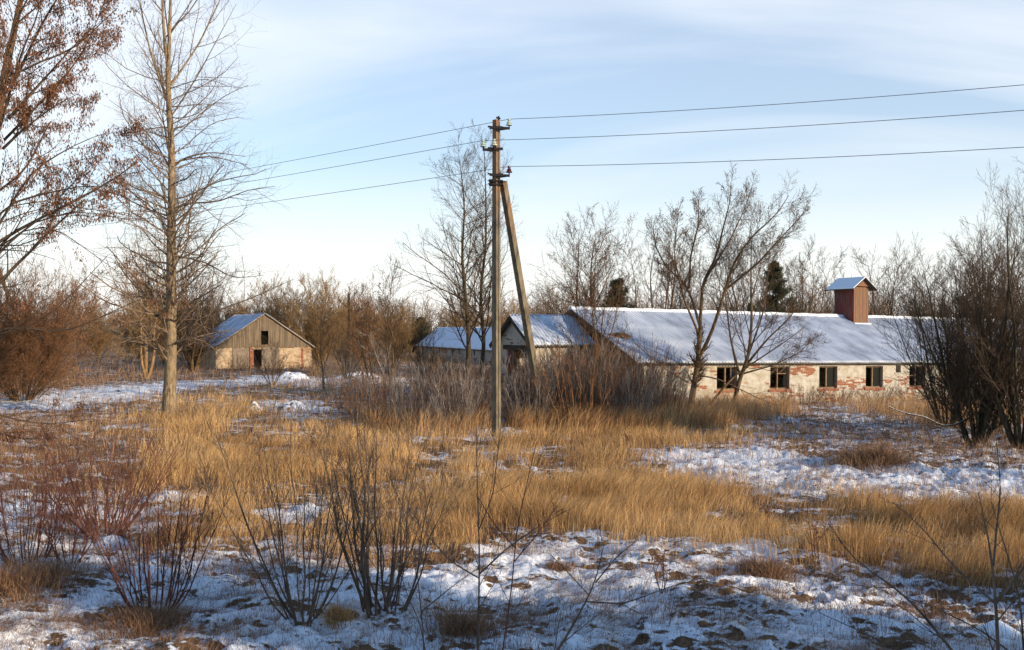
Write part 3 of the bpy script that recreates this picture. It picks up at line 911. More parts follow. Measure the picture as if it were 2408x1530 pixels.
# ------------------------------------------------------------------ power line
def concrete_pole(with_brace=True):
    Yp = 30.2
    root = empty('utility_pole', (PX(1167, Yp), Yp, 0), 0)
    A = D2R(45)
    def R(x, y):  # local rotated 45 degrees: +x faces the sun side (right front)
        return (x * math.cos(-A) - y * math.sin(-A), x * math.sin(-A) + y * math.cos(-A))
    H = 9.38
    # shaft: section drawn with the lit face carrying a shallow groove
    mb = MB()
    def ring(w, z, tw=0):
        h = w / 2; g = h * .16; dgp = .02
        pts = [(-h, -h), (h, -h), (h, -g), (h - dgp, -g * .5), (h - dgp, g * .5), (h, g), (h, h), (-h, h)]
        return [(*R(x, y), z) for x, y in pts]
    zs = [-.5, 1.5, 3.5, 5.5, 7.5, H]
    ws = [.192, .188, .183, .178, .170, .158]
    rr = [ring(w, z) for w, z in zip(ws, zs)]
    for a, b_ in zip(rr[:-1], rr[1:]):
        for k in range(8):
            j = (k + 1) % 8
            mb.face([a[k], a[j], b_[j], b_[k]])
    mb.face(rr[-1]); mb.face(rr[0][::-1])
    mb.build('shaft', M_conc, root)
    ox, oy = root.location.x, root.location.y
    if with_brace:
        mb = MB()
        mb.bar((PX(1183, 30.35) - ox, .16, PZ(428, 30.35)), (1.10 - ox, 34.2 - oy, -.3), .185, .165, up=(.72, -.69, 0), w1=.21, h1=.19)
        mb.build('brace', M_conc, root)
    # brackets: steel arms clamped on the shaft
    def bracket(z, side):
        mb = MB()
        w = .10
        mb.bar((-w * 1.9, -.0, z + .02), (w * 1.9, -.0, z + .02), .30, .03, up=(0, 0, 1))
        mb.bar((-.2 * side, -.14, z), (side * .40, -.14, z - .03), .05, .07)
        mb.bar((side * .02, -.12, z - .08), (side * .38, -.14, z - .03), .03, .05)
        mb.bar((side * .38, -.14, z - .03), (side * .38, -.14, z + .17), .035, .035)
        mb.bar((-.24, .0, z + .05), (-.14, -.13, z + .02), .03, .05)
        return mb.build('bracket', M_steel, root)
    def insulator(x, y, z, m):
        mb = MB()
        mb.lathe((x, y, z), [(.022, 0), (.095, .00), (.088, .035), (.045, .06), (.07, .065), (.062, .10), (.032, .13), (.05, .15), (.048, .185), (.02, .20)], 14)
        return mb.build('insulator', m, root, smooth=True)
    z1, z2, z3 = PZ(302, Yp), PZ(352, Yp), PZ(413, Yp)
    bracket(z1, 1); insulator(.38, -.14, z1 + .06, M_glass_ins)
    bracket(z2, -1); insulator(-.38, -.14, z2 + .06, M_glass_ins)
    mb = MB(); mb.bar((-.06, -.2, z2), (-.06, -.2, z2 + .12), .03); mb.bar((-.06, -.2, z2), (-.02, -.1, z2 - .02), .04)
    mb.build('pin', M_steel, root); insulator(-.06, -.2, z2 + .08, M_glass_ins)
    bracket(z3, 1); insulator(.38, -.14, z3 + .06, M_porc)
    mb = MB()
    for zz in (PZ(427, Yp), PZ(435, Yp)):
        mb.bar((-.21, 0, zz), (.20, 0, zz), .29, .05, up=(0, 0, 1))
        mb.bar((-.22, -.13, zz), (-.08, -.17, zz), .05, .07)
    mb.build('clamp', M_steel, root)
    mb = MB(); mb.bar((.07, -.06, H - .01), (.07, -.06, H + .1), .05, .03); mb.bar((.0, -.05, H + .06), (.12, -.07, H + .02), .04, .05)
    mb.build('top_fitting', M_steel, root)
    return root, (z1 + .24, z2 + .24, z3 + .24)
pole, WZ = concrete_pole()
tag(pole, 'tall square concrete power pole with leaning brace and three insulator brackets', 'power pole')
RD = np.array([12.1, -7.6]) / 14.29; LDIR = np.array([-8.3, 8.3]) / 11.74
def copy_tree(o, parent=None):
    c = o.copy(); C.objects.link(c); c.parent = parent
    for ch in list(o.children): copy_tree(ch, c)
    return c
for (dx, dy, sc, lab) in ((RD[0] * 45, RD[1] * 45, 1.0, 'concrete power pole carrying the wires beyond the right edge'),
                     (LDIR[0] * 44, LDIR[1] * 44, 1.09, 'concrete power pole carrying the wires beyond the left edge')):
    c = copy_tree(pole); c.location = (pole.location.x + dx, pole.location.y + dy, gz1(pole.location.x + dx, pole.location.y + dy) - .02)
    c.scale = (1, 1, sc); tag(c, lab, 'power pole')
px0, py0 = pole.location.x, pole.location.y
wx = (.38, -.38, .38)
wl = ('topmost overhead wire strung from the head of the concrete pole', 'middle overhead wire of the three crossing the sky', 'lowest overhead wire attached above the brace of the pole')
for k in range(3):
    pts = []
    S = 40
    for i in range(S, 0, -1):
        q = i / S; t_ = 44 * q
        pts.append((px0 + wx[k] + LDIR[0] * t_, py0 - .14 + LDIR[1] * t_, WZ[k] * (1 + .09 * q) - .62 * .8 * q * (1 - q)))
    pts.append((px0 + wx[k], py0 - .14, WZ[k]))
    for i in range(1, S + 1):
        q = i / S; t_ = 45 * q
        pts.append((px0 + wx[k] + RD[0] * t_, py0 - .14 + RD[1] * t_, WZ[k] - 4 * .85 * q * (1 - q)))
    P = np.array(pts)
    n = len(P); ang = np.arange(5) * 2 * np.pi / 5; r = .0085
    tan = np.gradient(P, axis=0); tan /= np.linalg.norm(tan, axis=1)[:, None]
    e1 = np.cross(tan, [0, 0, 1.]); e1 /= np.linalg.norm(e1, axis=1)[:, None]; e2 = np.cross(tan, e1)
    V = (P[:, None] + r * (np.cos(ang)[None, :, None] * e1[:, None] + np.sin(ang)[None, :, None] * e2[:, None])).reshape(-1, 3)
    q = []
    for i in range(n - 1):
        for j in range(5):
            q.append([i * 5 + j, i * 5 + (j + 1) % 5, (i + 1) * 5 + (j + 1) % 5, (i + 1) * 5 + j])
    o = mesh_np('power_line', V, q, None, M_wire, smooth=True)
    tag(o, wl[k], 'wire', 'overhead wires')

# ------------------------------------------------------------------ trees and shrubs
def grow(P, R, rs, n, t0=.2, t1=1.0, a0=30, a1=60, ln=.5, fall=.5, up=.3, jit=.12, K=6, rr=.6, rmin=.004, lvar=.35, tip=.35):
    """children of the branches P [N,K,3] with radii R [N,K]"""
    Nn, Kp, _ = P.shape
    seg = np.linalg.norm(np.diff(P, axis=1), axis=2); L = seg.sum(1)
    M = Nn * n
    idx = np.repeat(np.arange(Nn), n)
    t = t0 + (t1 - t0) * ((np.tile(np.arange(n), Nn) + rs.rand(M)) / n)
    f = np.clip(t * (Kp - 1), 0, Kp - 1.001); i = f.astype(int); fr = (f - i)[:, None]
    p = P[idx, i] * (1 - fr) + P[idx, i + 1] * fr
    r = (R[idx, i] * (1 - fr[:, 0]) + R[idx, i + 1] * fr[:, 0])
    tg = P[idx, i + 1] - P[idx, i]; tg /= np.linalg.norm(tg, axis=1)[:, None] + 1e-9
    ref = np.where(np.abs(tg[:, 2:3]) > .9, [[1., 0, 0]], [[0, 0, 1.]])
    e1 = np.cross(tg, ref); e1 /= np.linalg.norm(e1, axis=1)[:, None] + 1e-9
    e2 = np.cross(tg, e1)
    ph = rs.rand(M) * 2 * np.pi
    # golden spread along each parent
    ph = (np.tile(np.arange(n), Nn) * 2.4 + np.repeat(rs.rand(Nn), n) * 6.28 + .8 * rs.randn(M))
    a = np.radians(a0 + (a1 - a0) * rs.rand(M))
    d = np.cos(a)[:, None] * tg + np.sin(a)[:, None] * (np.cos(ph)[:, None] * e1 + np.sin(ph)[:, None] * e2)
    l = L[idx] * ln * (1 - fall * t) * (1 + lvar * (2 * rs.rand(M) - 1))
    out = np.empty((M, K, 3)); out[:, 0] = p
    upv = np.array([0, 0, 1.])
    for k in range(1, K):
        d = d + upv * up / K + jit * rs.randn(M, 3)
        d /= np.linalg.norm(d, axis=1)[:, None]
        out[:, k] = out[:, k - 1] + d * (l / (K - 1))[:, None]
    r0 = np.maximum(r * rr, rmin)
    Rr = np.maximum(r0[:, None] * (1 - (1 - tip) * np.linspace(0, 1, K)[None]), rmin * .7)
    return out, Rr
def tubes(PR, S=3):
    Vs = []; Qs = []; off = 0
    for P, R in PR:
        Nn, K, _ = P.shape
        s = S if not isinstance(S, dict) else S.get(K, 3)
        tan = np.gradient(P, axis=1); tan /= np.linalg.norm(tan, axis=2)[..., None] + 1e-9
        ref = np.where(np.abs(tan[:, :1, 2:3]).mean(1, keepdims=True) > .8, [[[1., 0, 0]]], [[[0, 0, 1.]]])
        e1 = np.cross(tan, np.broadcast_to(ref, tan.shape)); e1 /= np.linalg.norm(e1, axis=2)[..., None] + 1e-9
        e2 = np.cross(tan, e1)
        an = np.arange(s) * 2 * np.pi / s
        V = P[:, :, None] + R[:, :, None, None] * (np.cos(an)[None, None, :, None] * e1[:, :, None] + np.sin(an)[None, None, :, None] * e2[:, :, None])
        Vs.append(V.reshape(-1, 3))
        b = (np.arange(Nn) * K * s)[:, None, None] + (np.arange(K - 1) * s)[None, :, None] + np.arange(s)[None, None, :]
        b2 = (np.arange(Nn) * K * s)[:, None, None] + (np.arange(K - 1) * s)[None, :, None] + ((np.arange(s) + 1) % s)[None, None, :]
        Qs.append(np.stack([b, b2, b2 + s, b + s], -1).reshape(-1, 4) + off)
        off += len(V.reshape(-1, 3))
    return np.vstack(Vs), np.vstack(Qs)
def hang_leaves(PR, rs, n, L=(.04, .09), w=.02, hang=.7, clump=4, spread=.05):
    """small leaf/key blades along the given twigs; returns V, quads, rnd"""
    P, R = PR
    Nn, K, _ = P.shape
    m = n
    idx = rs.randint(0, Nn, m)
    t = .15 + .85 * rs.rand(m); f = np.clip(t * (K - 1), 0, K - 1.001); i = f.astype(int); fr = (f - i)[:, None]
    p = P[idx, i] * (1 - fr) + P[idx, i + 1] * fr
    p = np.repeat(p, clump, 0) + spread * rs.randn(m * clump, 3)
    M = len(p)
    d = rs.randn(M, 3) * (1 - hang) + np.array([0, 0, -1.]) * hang
    d /= np.linalg.norm(d, axis=1)[:, None]
    sd = np.cross(d, rs.randn(M, 3)); sd /= np.linalg.norm(sd, axis=1)[:, None]
    ln = (L[0] + (L[1] - L[0]) * rs.rand(M))[:, None]; ww = w * (.6 + .8 * rs.rand(M))[:, None]
    bend = np.cross(d, sd) * ln * .2 * rs.randn(M, 1)
    a = p; b = p + d * ln * .5 + sd * ww / 2 + bend; c = p + d * ln; e = p + d * ln * .5 - sd * ww / 2 + bend
    V = np.stack([a, b, c, e], 1).reshape(-1, 3)
    q = np.arange(M * 4).reshape(-1, 4)
    return V, q, np.repeat(rs.rand(M), 4)

def poly_branch(pts, r0, r1, K=12):
    pts = np.array(pts, float)
    d = np.r_[0, np.cumsum(np.linalg.norm(np.diff(pts, axis=0), axis=1))]
    t = np.linspace(0, d[-1], K)
    P = np.stack([np.interp(t, d, pts[:, k]) for k in range(3)], 1)
    for _ in range(1):
        P[1:-1] = (P[:-2] + 2 * P[1:-1] + P[2:]) / 4
    return P, np.linspace(r0, r1, K)
def stack(brs):
    return np.stack([b[0] for b in brs]), np.stack([b[1] for b in brs])
def curve_mesh(name, PRs, m, parent, S=3):
    V, Q = tubes(PRs, S)
    return mesh_np(name, V, Q, None, m, parent, smooth=True)

def finish(name, root, trunk, crown, m1, m2, S1=8, leaves=None, lm=None, tname='trunk', cname='crown'):
    curve_mesh(tname, trunk, m1, root, S1)
    if crown: curve_mesh(cname, crown, m2, root, 3)
    if leaves:
        mesh_np('leaves', leaves[0], leaves[1], None, lm, root, attrs={'rnd': leaves[2]})
    return root

def at(u, v=None, Y=None, dz=-.03):
    if Y is None: x, y = G(u, v)
    else: x, y = PX(u, Y), Y
    return (float(x), float(y), gz1(x, y) + dz)

# --- tall poplar on the left
def poplar():
    loc = at(397, 985)
    root = empty('poplar_tree', loc)
    tag(root, 'tall bare poplar with straight pale trunk in the golden grass on the left', 'tree')
    Y = loc[1]; s = Y / F
    rs = np.random.RandomState(11)
    def W(u, v): return ((u - 397) * s, 0, PZ(v, Y) - loc[2])
    tr = poly_branch([W(397, 990), W(400, 900), W(403, 780), W(402, 600), W(404, 450), W(403, 340), W(396, 250), W(394, 160)], .30, .125, 26)
    tr[1][:] = np.interp(np.linspace(0, 1, 26), [0, .06, .15, .3, .6, .78, 1], [.29, .235, .205, .19, .145, .115, .085])
    lead = [poly_branch([W(394, 162), W(383, 60), W(377, -120), (-.4, .3, PZ(-330, Y))], .06, .012, 26),
            poly_branch([W(395, 165), W(398, 60), W(404, -100), (.3, -.2, PZ(-380, Y))], .07, .012, 26),
            poly_branch([W(400, 260), W(352, 120), W(330, 20), W(300, -120)], .045, .01, 26),
            poly_branch([W(402, 200), (.9, .6, PZ(90, Y)), (1.6, 1.0, PZ(-30, Y)), (2.0, 1.2, PZ(-160, Y))], .04, .01, 26)]
    T = stack([tr] + lead)
    # named limbs that show in the photograph
    def limb(pts, r=.035):
        return poly_branch(pts, r, .008, 9)
    limbs = stack([limb([W(405, 505), (.35, -.2, PZ(480, Y)), (2.0, -.3, PZ(478, Y)), (2.7, -.3, PZ(450, Y)), (3.9, -.4, PZ(442, Y))], .05),
                   limb([W(408, 395), (.3, .2, PZ(372, Y)), (1.3, .4, PZ(352, Y)), (2.6, .6, PZ(362, Y))], .045),
                   limb([W(400, 600), (1.5, -.4, PZ(618, Y)), (2.4, -.6, PZ(660, Y)), (3.6, -.8, PZ(650, Y))], .045),
                   limb([W(402, 790), (1.4, .3, PZ(735, Y)), (2.9, .5, PZ(700, Y)), (4.4, .4, PZ(655, Y))], .055),
                   limb([W(402, 820), (.5, .3, PZ(795, Y)), (1.1, .5, PZ(800, Y)), (2.0, .3, PZ(850, Y))], .03),
                   limb([W(400, 540), (-.9, -.2, PZ(478, Y)), (-1.7, -.5, PZ(420, Y)), (-2.3, -.5, PZ(350, Y))], .035),
                   limb([W(402, 400), (-.6, .3, PZ(330, Y)), (-1.6, .4, PZ(260, Y)), (-2.3, .4, PZ(230, Y))], .04),
                   limb([W(399, 280), (.8, .3, PZ(190, Y)), (1.7, .3, PZ(80, Y)), (2.3, .4, PZ(0, Y))], .04)])
    top = grow(T[0][1:], T[1][1:], rs, 10, .05, .95, 28, 50, .34, .3, .5, .07, 7, .6, .010, .3)
    b1 = grow(T[0][:1], T[1][:1], rs, 100, .16, .98, 48, 88, .225, .15, .5, .13, 9, .26, .010, .4)
    b1[0][:, :, :] = b1[0]
    L1P = [b1, limbs]
    c2 = [grow(p, r, rs, 9, .12, 1, 28, 62, .46, .45, .15, .13, 6, .5, .0042, .4) for p, r in L1P]
    c2.append(grow(top[0], top[1], rs, 6, .1, 1, 28, 55, .45, .4, .3, .10, 6, .5, .0042, .4))
    c3 = [grow(p, r, rs, 7, .12, 1, 25, 60, .5, .4, .05, .13, 5, .6, .0030, .4) for p, r in c2]
    finish('poplar', root, [T], [top, b1, limbs] + c2 + c3, M_poplar, M_twig, 10)
poplar()

# --- leaning leafy tree entering from the left edge
def leafy_left():
    Y = 17.5
    x0 = PX(-95, Y)
    loc = (x0, Y, gz1(x0, Y))
    root = empty('ash_tree', loc)
    tag(root, 'close tree at the left edge hung with rusty dry seed keys', 'tree')
    rs = np.random.RandomState(5)
    s = Y / F
    def W(u, v, dy=0.): return ((u + 95) * (Y + dy) / F, dy, PZ(v, Y + dy) - loc[2])
    T = stack([poly_branch([(0, 0, -.2), W(-95, 850), W(-75, 600), W(-35, 420), W(-5, 270), W(25, 100), W(80, -150), W(120, -350)], .14, .02, 22),
               poly_branch([W(-60, 720), W(-70, 500), W(-110, 200), W(-160, -200)], .10, .02, 22)])
    def limb(pts, r=.03): return poly_branch(pts, r, .005, 10)
    limbs = stack([limb([W(-50, 640), W(0, 480), W(90, 455, .3), W(180, 430, .5), W(240, 445, .6)], .035),
                   limb([W(-50, 700), W(0, 610, -.3), W(120, 520, -.5), W(220, 470, -.6), W(250, 455, -.6)], .035),
                   limb([W(-60, 660), W(0, 540, .4), W(150, 490, .6), W(220, 515, .7), W(270, 520, .7)], .025),
                   limb([W(-20, 560), W(60, 400, .2), W(180, 330, .2), W(235, 310, .3)], .03),
                   limb([W(5, 350), W(80, 300, -.3), W(170, 240, -.4), W(215, 220, -.4)], .03),
                   limb([W(20, 280), W(80, 180, .4), W(160, 90, .4), W(200, 50, .5)], .035),
                   limb([W(30, 200), W(110, 60, -.2), W(180, -30, -.4), W(230, -120, -.4)], .035),
                   limb([W(10, 330), W(50, 230, .8), W(110, 130, 1.2), W(150, 0, 1.4)], .03),
                   limb([W(-20, 450), W(20, 330, -.8), W(90, 210, -1.2), W(130, 100, -1.4)], .03),
                   limb([W(-80, 820), W(0, 760, .3), W(110, 790, .5), W(170, 760, .5), (PX(330, Y) - x0, .5, PZ(690, Y) - loc[2])], .022),
                   limb([W(-80, 840), W(-20, 790, -.4), W(80, 784, -.5), W(170, 740, -.6), W(300, 600, -.6)], .022),
                   limb([W(-90, 930), W(0, 985, .2), W(90, 1000, .3), W(200, 985, .3)], .022),
                   limb([W(-90, 1000), W(0, 1010, -.3), W(70, 1035, -.3), W(170, 1030, -.3)], .02),
                   limb([W(-70, 700), W(-40, 560, .7), W(40, 520, 1.0), W(130, 590, 1.1), W(200, 640, 1.1)], .022)])
    b1 = grow(T[0], T[1], rs, 16, .3, 1, 30, 65, .26, .35, .5, .10, 8, .4, .007)
    b2 = [grow(p, r, rs, 7, .12, 1, 25, 50, .42, .4, .3, .10, 6, .5, .0038) for p, r in (b1, limbs)]
    b3 = [grow(p, r, rs, 4, .15, 1, 25, 55, .5, .4, .3, .12, 5, .55, .0028) for p, r in b2]
    # keys hang in the upper crown, thinner low down
    Lv = []
    for (p, r), n in zip(b2 + b3, (1500, 1500, 2100, 2500)):
        zt = p[:, :, 2].mean(1) + loc[2]
        k = np.where(rs.rand(len(zt)) < np.clip((zt - 4.3) / 1.6, .16, 1))[0]
        Lv.append(hang_leaves((p[k], r[k]), rs, n, (.025, .080), .018, .78, 6, .045))
    V = np.vstack([l[0] for l in Lv]); q = []; o = 0
    for l in Lv: q.append(l[1] + o); o += len(l[0])
    finish('ash', root, [T], [b1, limbs] + b2 + b3, M_bark, M_twig_d, 8, (V, np.vstack(q), np.concatenate([l[2] for l in Lv])), M_leaf)
leafy_left()

# generic bare tree: several stems, ascending limbs, fine twigs
def bare_tree(name, label, cat, loc, H, stems, seed, m1=None, m2=None, spread=.35, n1=14, n2=7, n3=5, r=.12, ang=(30, 50), l1=.38, up=.6, leaves=0, lm=None,
              group=None, rmin=.006, t0=.22, lean=(0, 0), leafL=(.04, .07), leafw=.03, fine=True, jit=.1, fall=.5):
    m1 = m1 or M_bark; m2 = m2 or M_twig_d
    root = empty(name, loc)
    tag(root, label, cat, group)
    rs = np.random.RandomState(seed)
    brs = []
    for k in range(stems):
        ph = k * 2.4 + seed; q = spread * (0 if stems == 1 else 1) * H * (.5 + .5 * rs.rand())
        tx = q * math.cos(ph) + lean[0]; ty = q * math.sin(ph) * .7 + lean[1]
        h = H * (1 - .22 * rs.rand() * (stems > 1))
        mids = [(.02 * k * math.cos(ph), .02 * k * math.sin(ph), -.15)]
        for f in (.15, .35, .55, .78, 1.0):
            mids.append((tx * f ** .85 + .03 * H * rs.randn() * (f < 1) * .6, ty * f ** .85 + .03 * H * rs.randn() * .6, h * f))
        brs.append(poly_branch(mids, r * (1 if k == 0 else .55 + .3 * rs.rand()), r * .08, 16))
    T = stack(brs)
    b1 = grow(*T, rs, n1, t0, 1, *ang, l1, fall, up, jit, 9, .45, rmin * 1.6)
    b2 = grow(*b1, rs, n2, .15, 1, 24, 52, .45, .4, up * .6, jit, 6, .5, rmin)
    cr = [b1, b2]
    if fine:
        cr.append(grow(*b2, rs, n3, .15, 1, 24, 55, .5, .4, up * .4, jit, 4, .55, rmin * .75))
    lv = hang_leaves(cr[-1] if fine else b2, rs, leaves, leafL, leafw, .45, 2, .05) if leaves else None
    return finish(name, root, [T], cr, m1, m2, 7, lv, lm)

def place(src, label, loc, scale=1.0, rz=0.0, cat=None, group=None, sz=None):
    c = copy_tree(src); c.location = loc; c.rotation_euler = (0, 0, rz)
    c.scale = (scale, scale, sz or scale)
    c['label'] = label
    if cat: c['category'] = cat
    if group: c['group'] = group
    return c

def H_at(v, Y): return PZ(v, Y) + .05

# twin tall trees near the centre
bare_tree('aspen_tree', 'tall slender bare tree, left of the twin pair beside the concrete pole', 'tree', at(1098, Y=66), H_at(375, 66), 1, 21, spread=0, n1=44, n2=10, n3=8,
          m1=M_bark_dk, r=.18, ang=(36, 58), l1=.40, up=.45, rmin=.008, t0=.13, lean=(-.5, 0), fall=.72)
bare_tree('aspen_tree', 'tall slender bare tree, right of the twin pair partly behind the concrete pole', 'tree', at(1128, Y=69), H_at(340, 69), 1, 22, spread=0, n1=44, n2=10, n3=8,
          m1=M_bark_dk, r=.16, ang=(34, 55), l1=.32, up=.5, rmin=.008, t0=.13, lean=(.3, 0), fall=.70)
# behind the annex and the shed
bare_tree('maple_tree', 'bare round-crowned tree rising behind the annex roof', 'tree', at(1375, Y=64), H_at(450, 64), 2, 31, spread=.10, n1=22, n2=9, n3=6, r=.17, ang=(35, 60), l1=.40, up=.5,
          rmin=.0085, leaves=1500, lm=M_leaf2)
bare_tree('maple_tree', 'thin crooked tree leaning right behind the shed roof', 'tree', at(1525, Y=62), H_at(530, 62), 4, 32, spread=.22, n1=14, n2=8, n3=5, r=.14, ang=(30, 50), l1=.32, up=.6,
          rmin=.008, leaves=1600, lm=M_leaf2, lean=(.5, 0))
bg = bare_tree('maple_tree', 'hazy multi-stemmed tree behind the shed ridge left of the red vent', 'tree', at(1895, Y=64), H_at(575, 64), 5, 33, spread=.20, n1=14, n2=8, n3=6, r=.11, ang=(28, 48),
               l1=.34, up=.6, rmin=.0085, leaves=1500, lm=M_leaf2)
bg2 = bare_tree('maple_tree', 'open-crowned bare tree behind the shed just right of the red vent', 'tree', at(2085, Y=66), H_at(555, 66), 3, 34, spread=.24, n1=20, n2=9, n3=6, r=.13, ang=(32, 58),
                l1=.42, up=.5, rmin=.0085)
place(bg, 'slim twiggy tree behind the shed roof, between the two largest trees', at(1600, Y=66), .98, 2.0)
place(bg2, 'wide bare crown far behind the shed, seen between the forked tree and the pine', at(1745, Y=72), 1.15, 1.1)
place(bg, 'small twiggy tree behind the shed ridge close to the red vent', at(1970, Y=70), .84, 4.0)
place(bg2, 'pale bare tree behind the annex, left of the round-crowned one', at(1300, Y=74), .78, 3.0)
place(bg, 'twiggy tree behind the shed near the right end of its roof', at(2180, Y=66), .92, 5.1)
place(bg2, 'bare tree far behind the dark right-hand cluster', at(2330, Y=70), 1.15, .4)
place(bg, 'short twiggy tree behind the shed ridge beside the small pine', at(1455, Y=68), .82, 1.3)
# trees standing in front of the shed
def drawn_tree(name, label, cat, u0, Y, lines, seed, m1, m2, n1=12, n2=8, n3=5, l1=.34, rmin=.0058, leaves=0, up=.6, t0=.25):
    loc = at(u0, Y=Y); root = empty(name, loc); tag(root, label, cat)
    rs = np.random.RandomState(seed); brs = []
    for r0, r1, pts in lines:
        brs.append(poly_branch([((u - u0) * (Y + dy) / F, dy, PZ(v_, Y + dy) - loc[2]) for u, v_, dy in pts], r0, r1, 18))
    T = stack(brs)
    b1 = grow(*T, rs, n1, t0, 1, 24, 52, l1, .45, up, .10, 8, .4, rmin * 1.6)
    b2 = grow(*b1, rs, n2, .12, 1, 24, 52, .46, .4, up * .6, .10, 6, .5, rmin)
    b3 = grow(*b2, rs, n3, .15, 1, 24, 55, .5, .4, .2, .10, 4, .55, rmin * .75)
    lv = hang_leaves(b3, rs, leaves, (.03, .07), .03, .5, 3, .06) if leaves else None
    finish(name, root, [T], [b1, b2, b3], m1, m2, 8, lv, M_leaf)
drawn_tree('forked_tree', 'largest forked bare tree standing in front of the shed wall', 'tree', 1626, 40.3, [
    (.135, .085, [(1624, 975, 0), (1628, 930, 0), (1637, 880, 0), (1643, 830, 0), (1645, 785, 0)]),
    (.075, .012, [(1645, 790, 0), (1650, 717, .1), (1655, 662, .2), (1686, 608, .2), (1704, 535, .3), (1720, 480, .3), (1722, 430, .3)]),
    (.08, .012, [(1640, 850, 0), (1672, 785, -.1), (1700, 690, -.3), (1723, 612, -.4), (1773, 544, -.5), (1815, 515, -.5), (1850, 460, -.5)]),
    (.06, .012, [(1645, 765, 0), (1632, 708, .3), (1618, 671, .5), (1573, 626, .8), (1550, 580, .9), (1545, 530, .9)]),
    (.05, .012, [(1625, 680, .4), (1627, 603, .3), (1645, 530, .2), (1645, 470, .2)]),
    (.05, .012, [(1705, 680, -.3), (1768, 626, -.8), (1823, 562, -1.1), (1855, 525, -1.3), (1875, 500, -1.4)]),
    (.05, .012, [(1645, 790, 0), (1600, 700, -.6), (1575, 600, -.9), (1585, 500, -1.0)]),
    (.04, .012, [(1660, 660, .2), (1730, 560, 1.0), (1765, 490, 1.3), (1780, 450, 1.4)])], 41, M_bark, M_twig_d, 24, 9, 6, .25, .0052, 1500)
def forked_low():
    # low drooping limbs and the snow-dusted one leaning off the forked tree
    Y = 40.3; loc = at(1650, Y=39.9)
    root = empty('sapling', loc); tag(root, 'thin stem leaning right from the foot of the forked tree', 'sapling')
    def W(u, v, dy=0.): return ((u - 1650) * Y / F, dy, PZ(v, Y) - loc[2])
    T = stack([poly_branch([(0, 0, -.1), W(1690, 925), W(1722, 885), W(1775, 850), W(1850, 800), W(1890, 770)], .06, .012, 14),
               poly_branch([W(1622, 900, .4), W(1570, 870, .3), W(1520, 830, .2), W(1490, 800, .1), W(1470, 780, .1), W(1450, 770)], .035, .008, 14),
               poly_branch([W(1628, 880, .4), W(1690, 890, .1), W(1740, 915, 0), W(1800, 945, -.2), W(1860, 955, -.2), W(1900, 940, -.2)], .035, .008, 14)])
    rs = np.random.RandomState(3)
    b1 = grow(*T, rs, 9, .3, 1, 30, 60, .3, .3, .3, .12, 7, .5, .006); b2 = grow(*b1, rs, 5, .1, 1, 30, 60, .5, .4, .1, .12, 5, .5, .005)
    finish('s', root, [T], [b1, b2], M_bark, M_twig_d, 6)
forked_low()
drawn_tree('maple_tree', 'reddish-leaved tree in front of the shed between its first two windows', 'tree', 1721, 40.0, [
    (.10, .012, [(1721, 975, 0), (1736, 900, 0), (1760, 841, 0), (1768, 760, 0), (1766, 674, 0), (1767, 565, 0)]),
    (.05, .010, [(1752, 862, 0), (1800, 800, -.2), (1850, 750, -.4), (1885, 700, -.5)]), (.05, .010, [(1740, 885, 0), (1722, 800, .3), (1712, 700, .5), (1722, 610, .6)]),
    (.04, .010, [(1762, 830, 0), (1800, 740, .5), (1815, 660, .8), (1822, 590, .9)]), (.035, .008, [(1745, 880, 0), (1810, 860, -.5), (1870, 830, -.8), (1895, 800, -.9)])],
    42, M_bark, M_twig_d, 14, 9, 5, .42, .0052, 1300, .5)
bare_tree('maple_tree', 'young leafy tree growing where the annex meets the shed roof', 'tree', at(1395, Y=39.3), H_at(560, 39.3), 6, 43, spread=.20, n1=10, n2=7, n3=5, r=.05,
          ang=(22, 45), l1=.34, up=.8, rmin=.0055, t0=.25, leaves=2600, lm=M_leaf, leafL=(.03, .06), leafw=.028)

# pines behind the roof
def pine(label, loc, H, rad, seed):
    root = empty('pine_tree', loc); tag(root, label, 'tree')
    rs = np.random.RandomState(seed)
    T = stack([poly_branch([(0, 0, -.2), (.05, 0, H * .4), (0, .05, H * .8), (.05, 0, H)], .13, .02, 14)])
    b1 = grow(*T, rs, 85, .12, .99, 50, 85, rad / H * 1.5, .93, .45, .10, 6, .25, .012, .6)
    b2 = grow(*b1, rs, 8, .2, 1, 30, 60, .4, .3, .5, .1, 4, .5, .006)
    lv = hang_leaves(b2, rs, 3600, (.10, .20), .035, -.35, 8, .07)
    finish('p', root, [T], [b1, b2], M_bark_dk, M_bark_dk, 7, lv, M_needle)
pine('dark green pine rising behind the shed roof left of the vent', at(1818, Y=62), H_at(612, 62), 1.7, 51)
pine('small dark pine showing over the shed ridge between bare trees', at(1450, Y=63), H_at(655, 63), 1.4, 52)
pine('tiny green pine at the far wood edge beside the low shed', at(988, Y=128), H_at(742, 128), 1.7, 53)

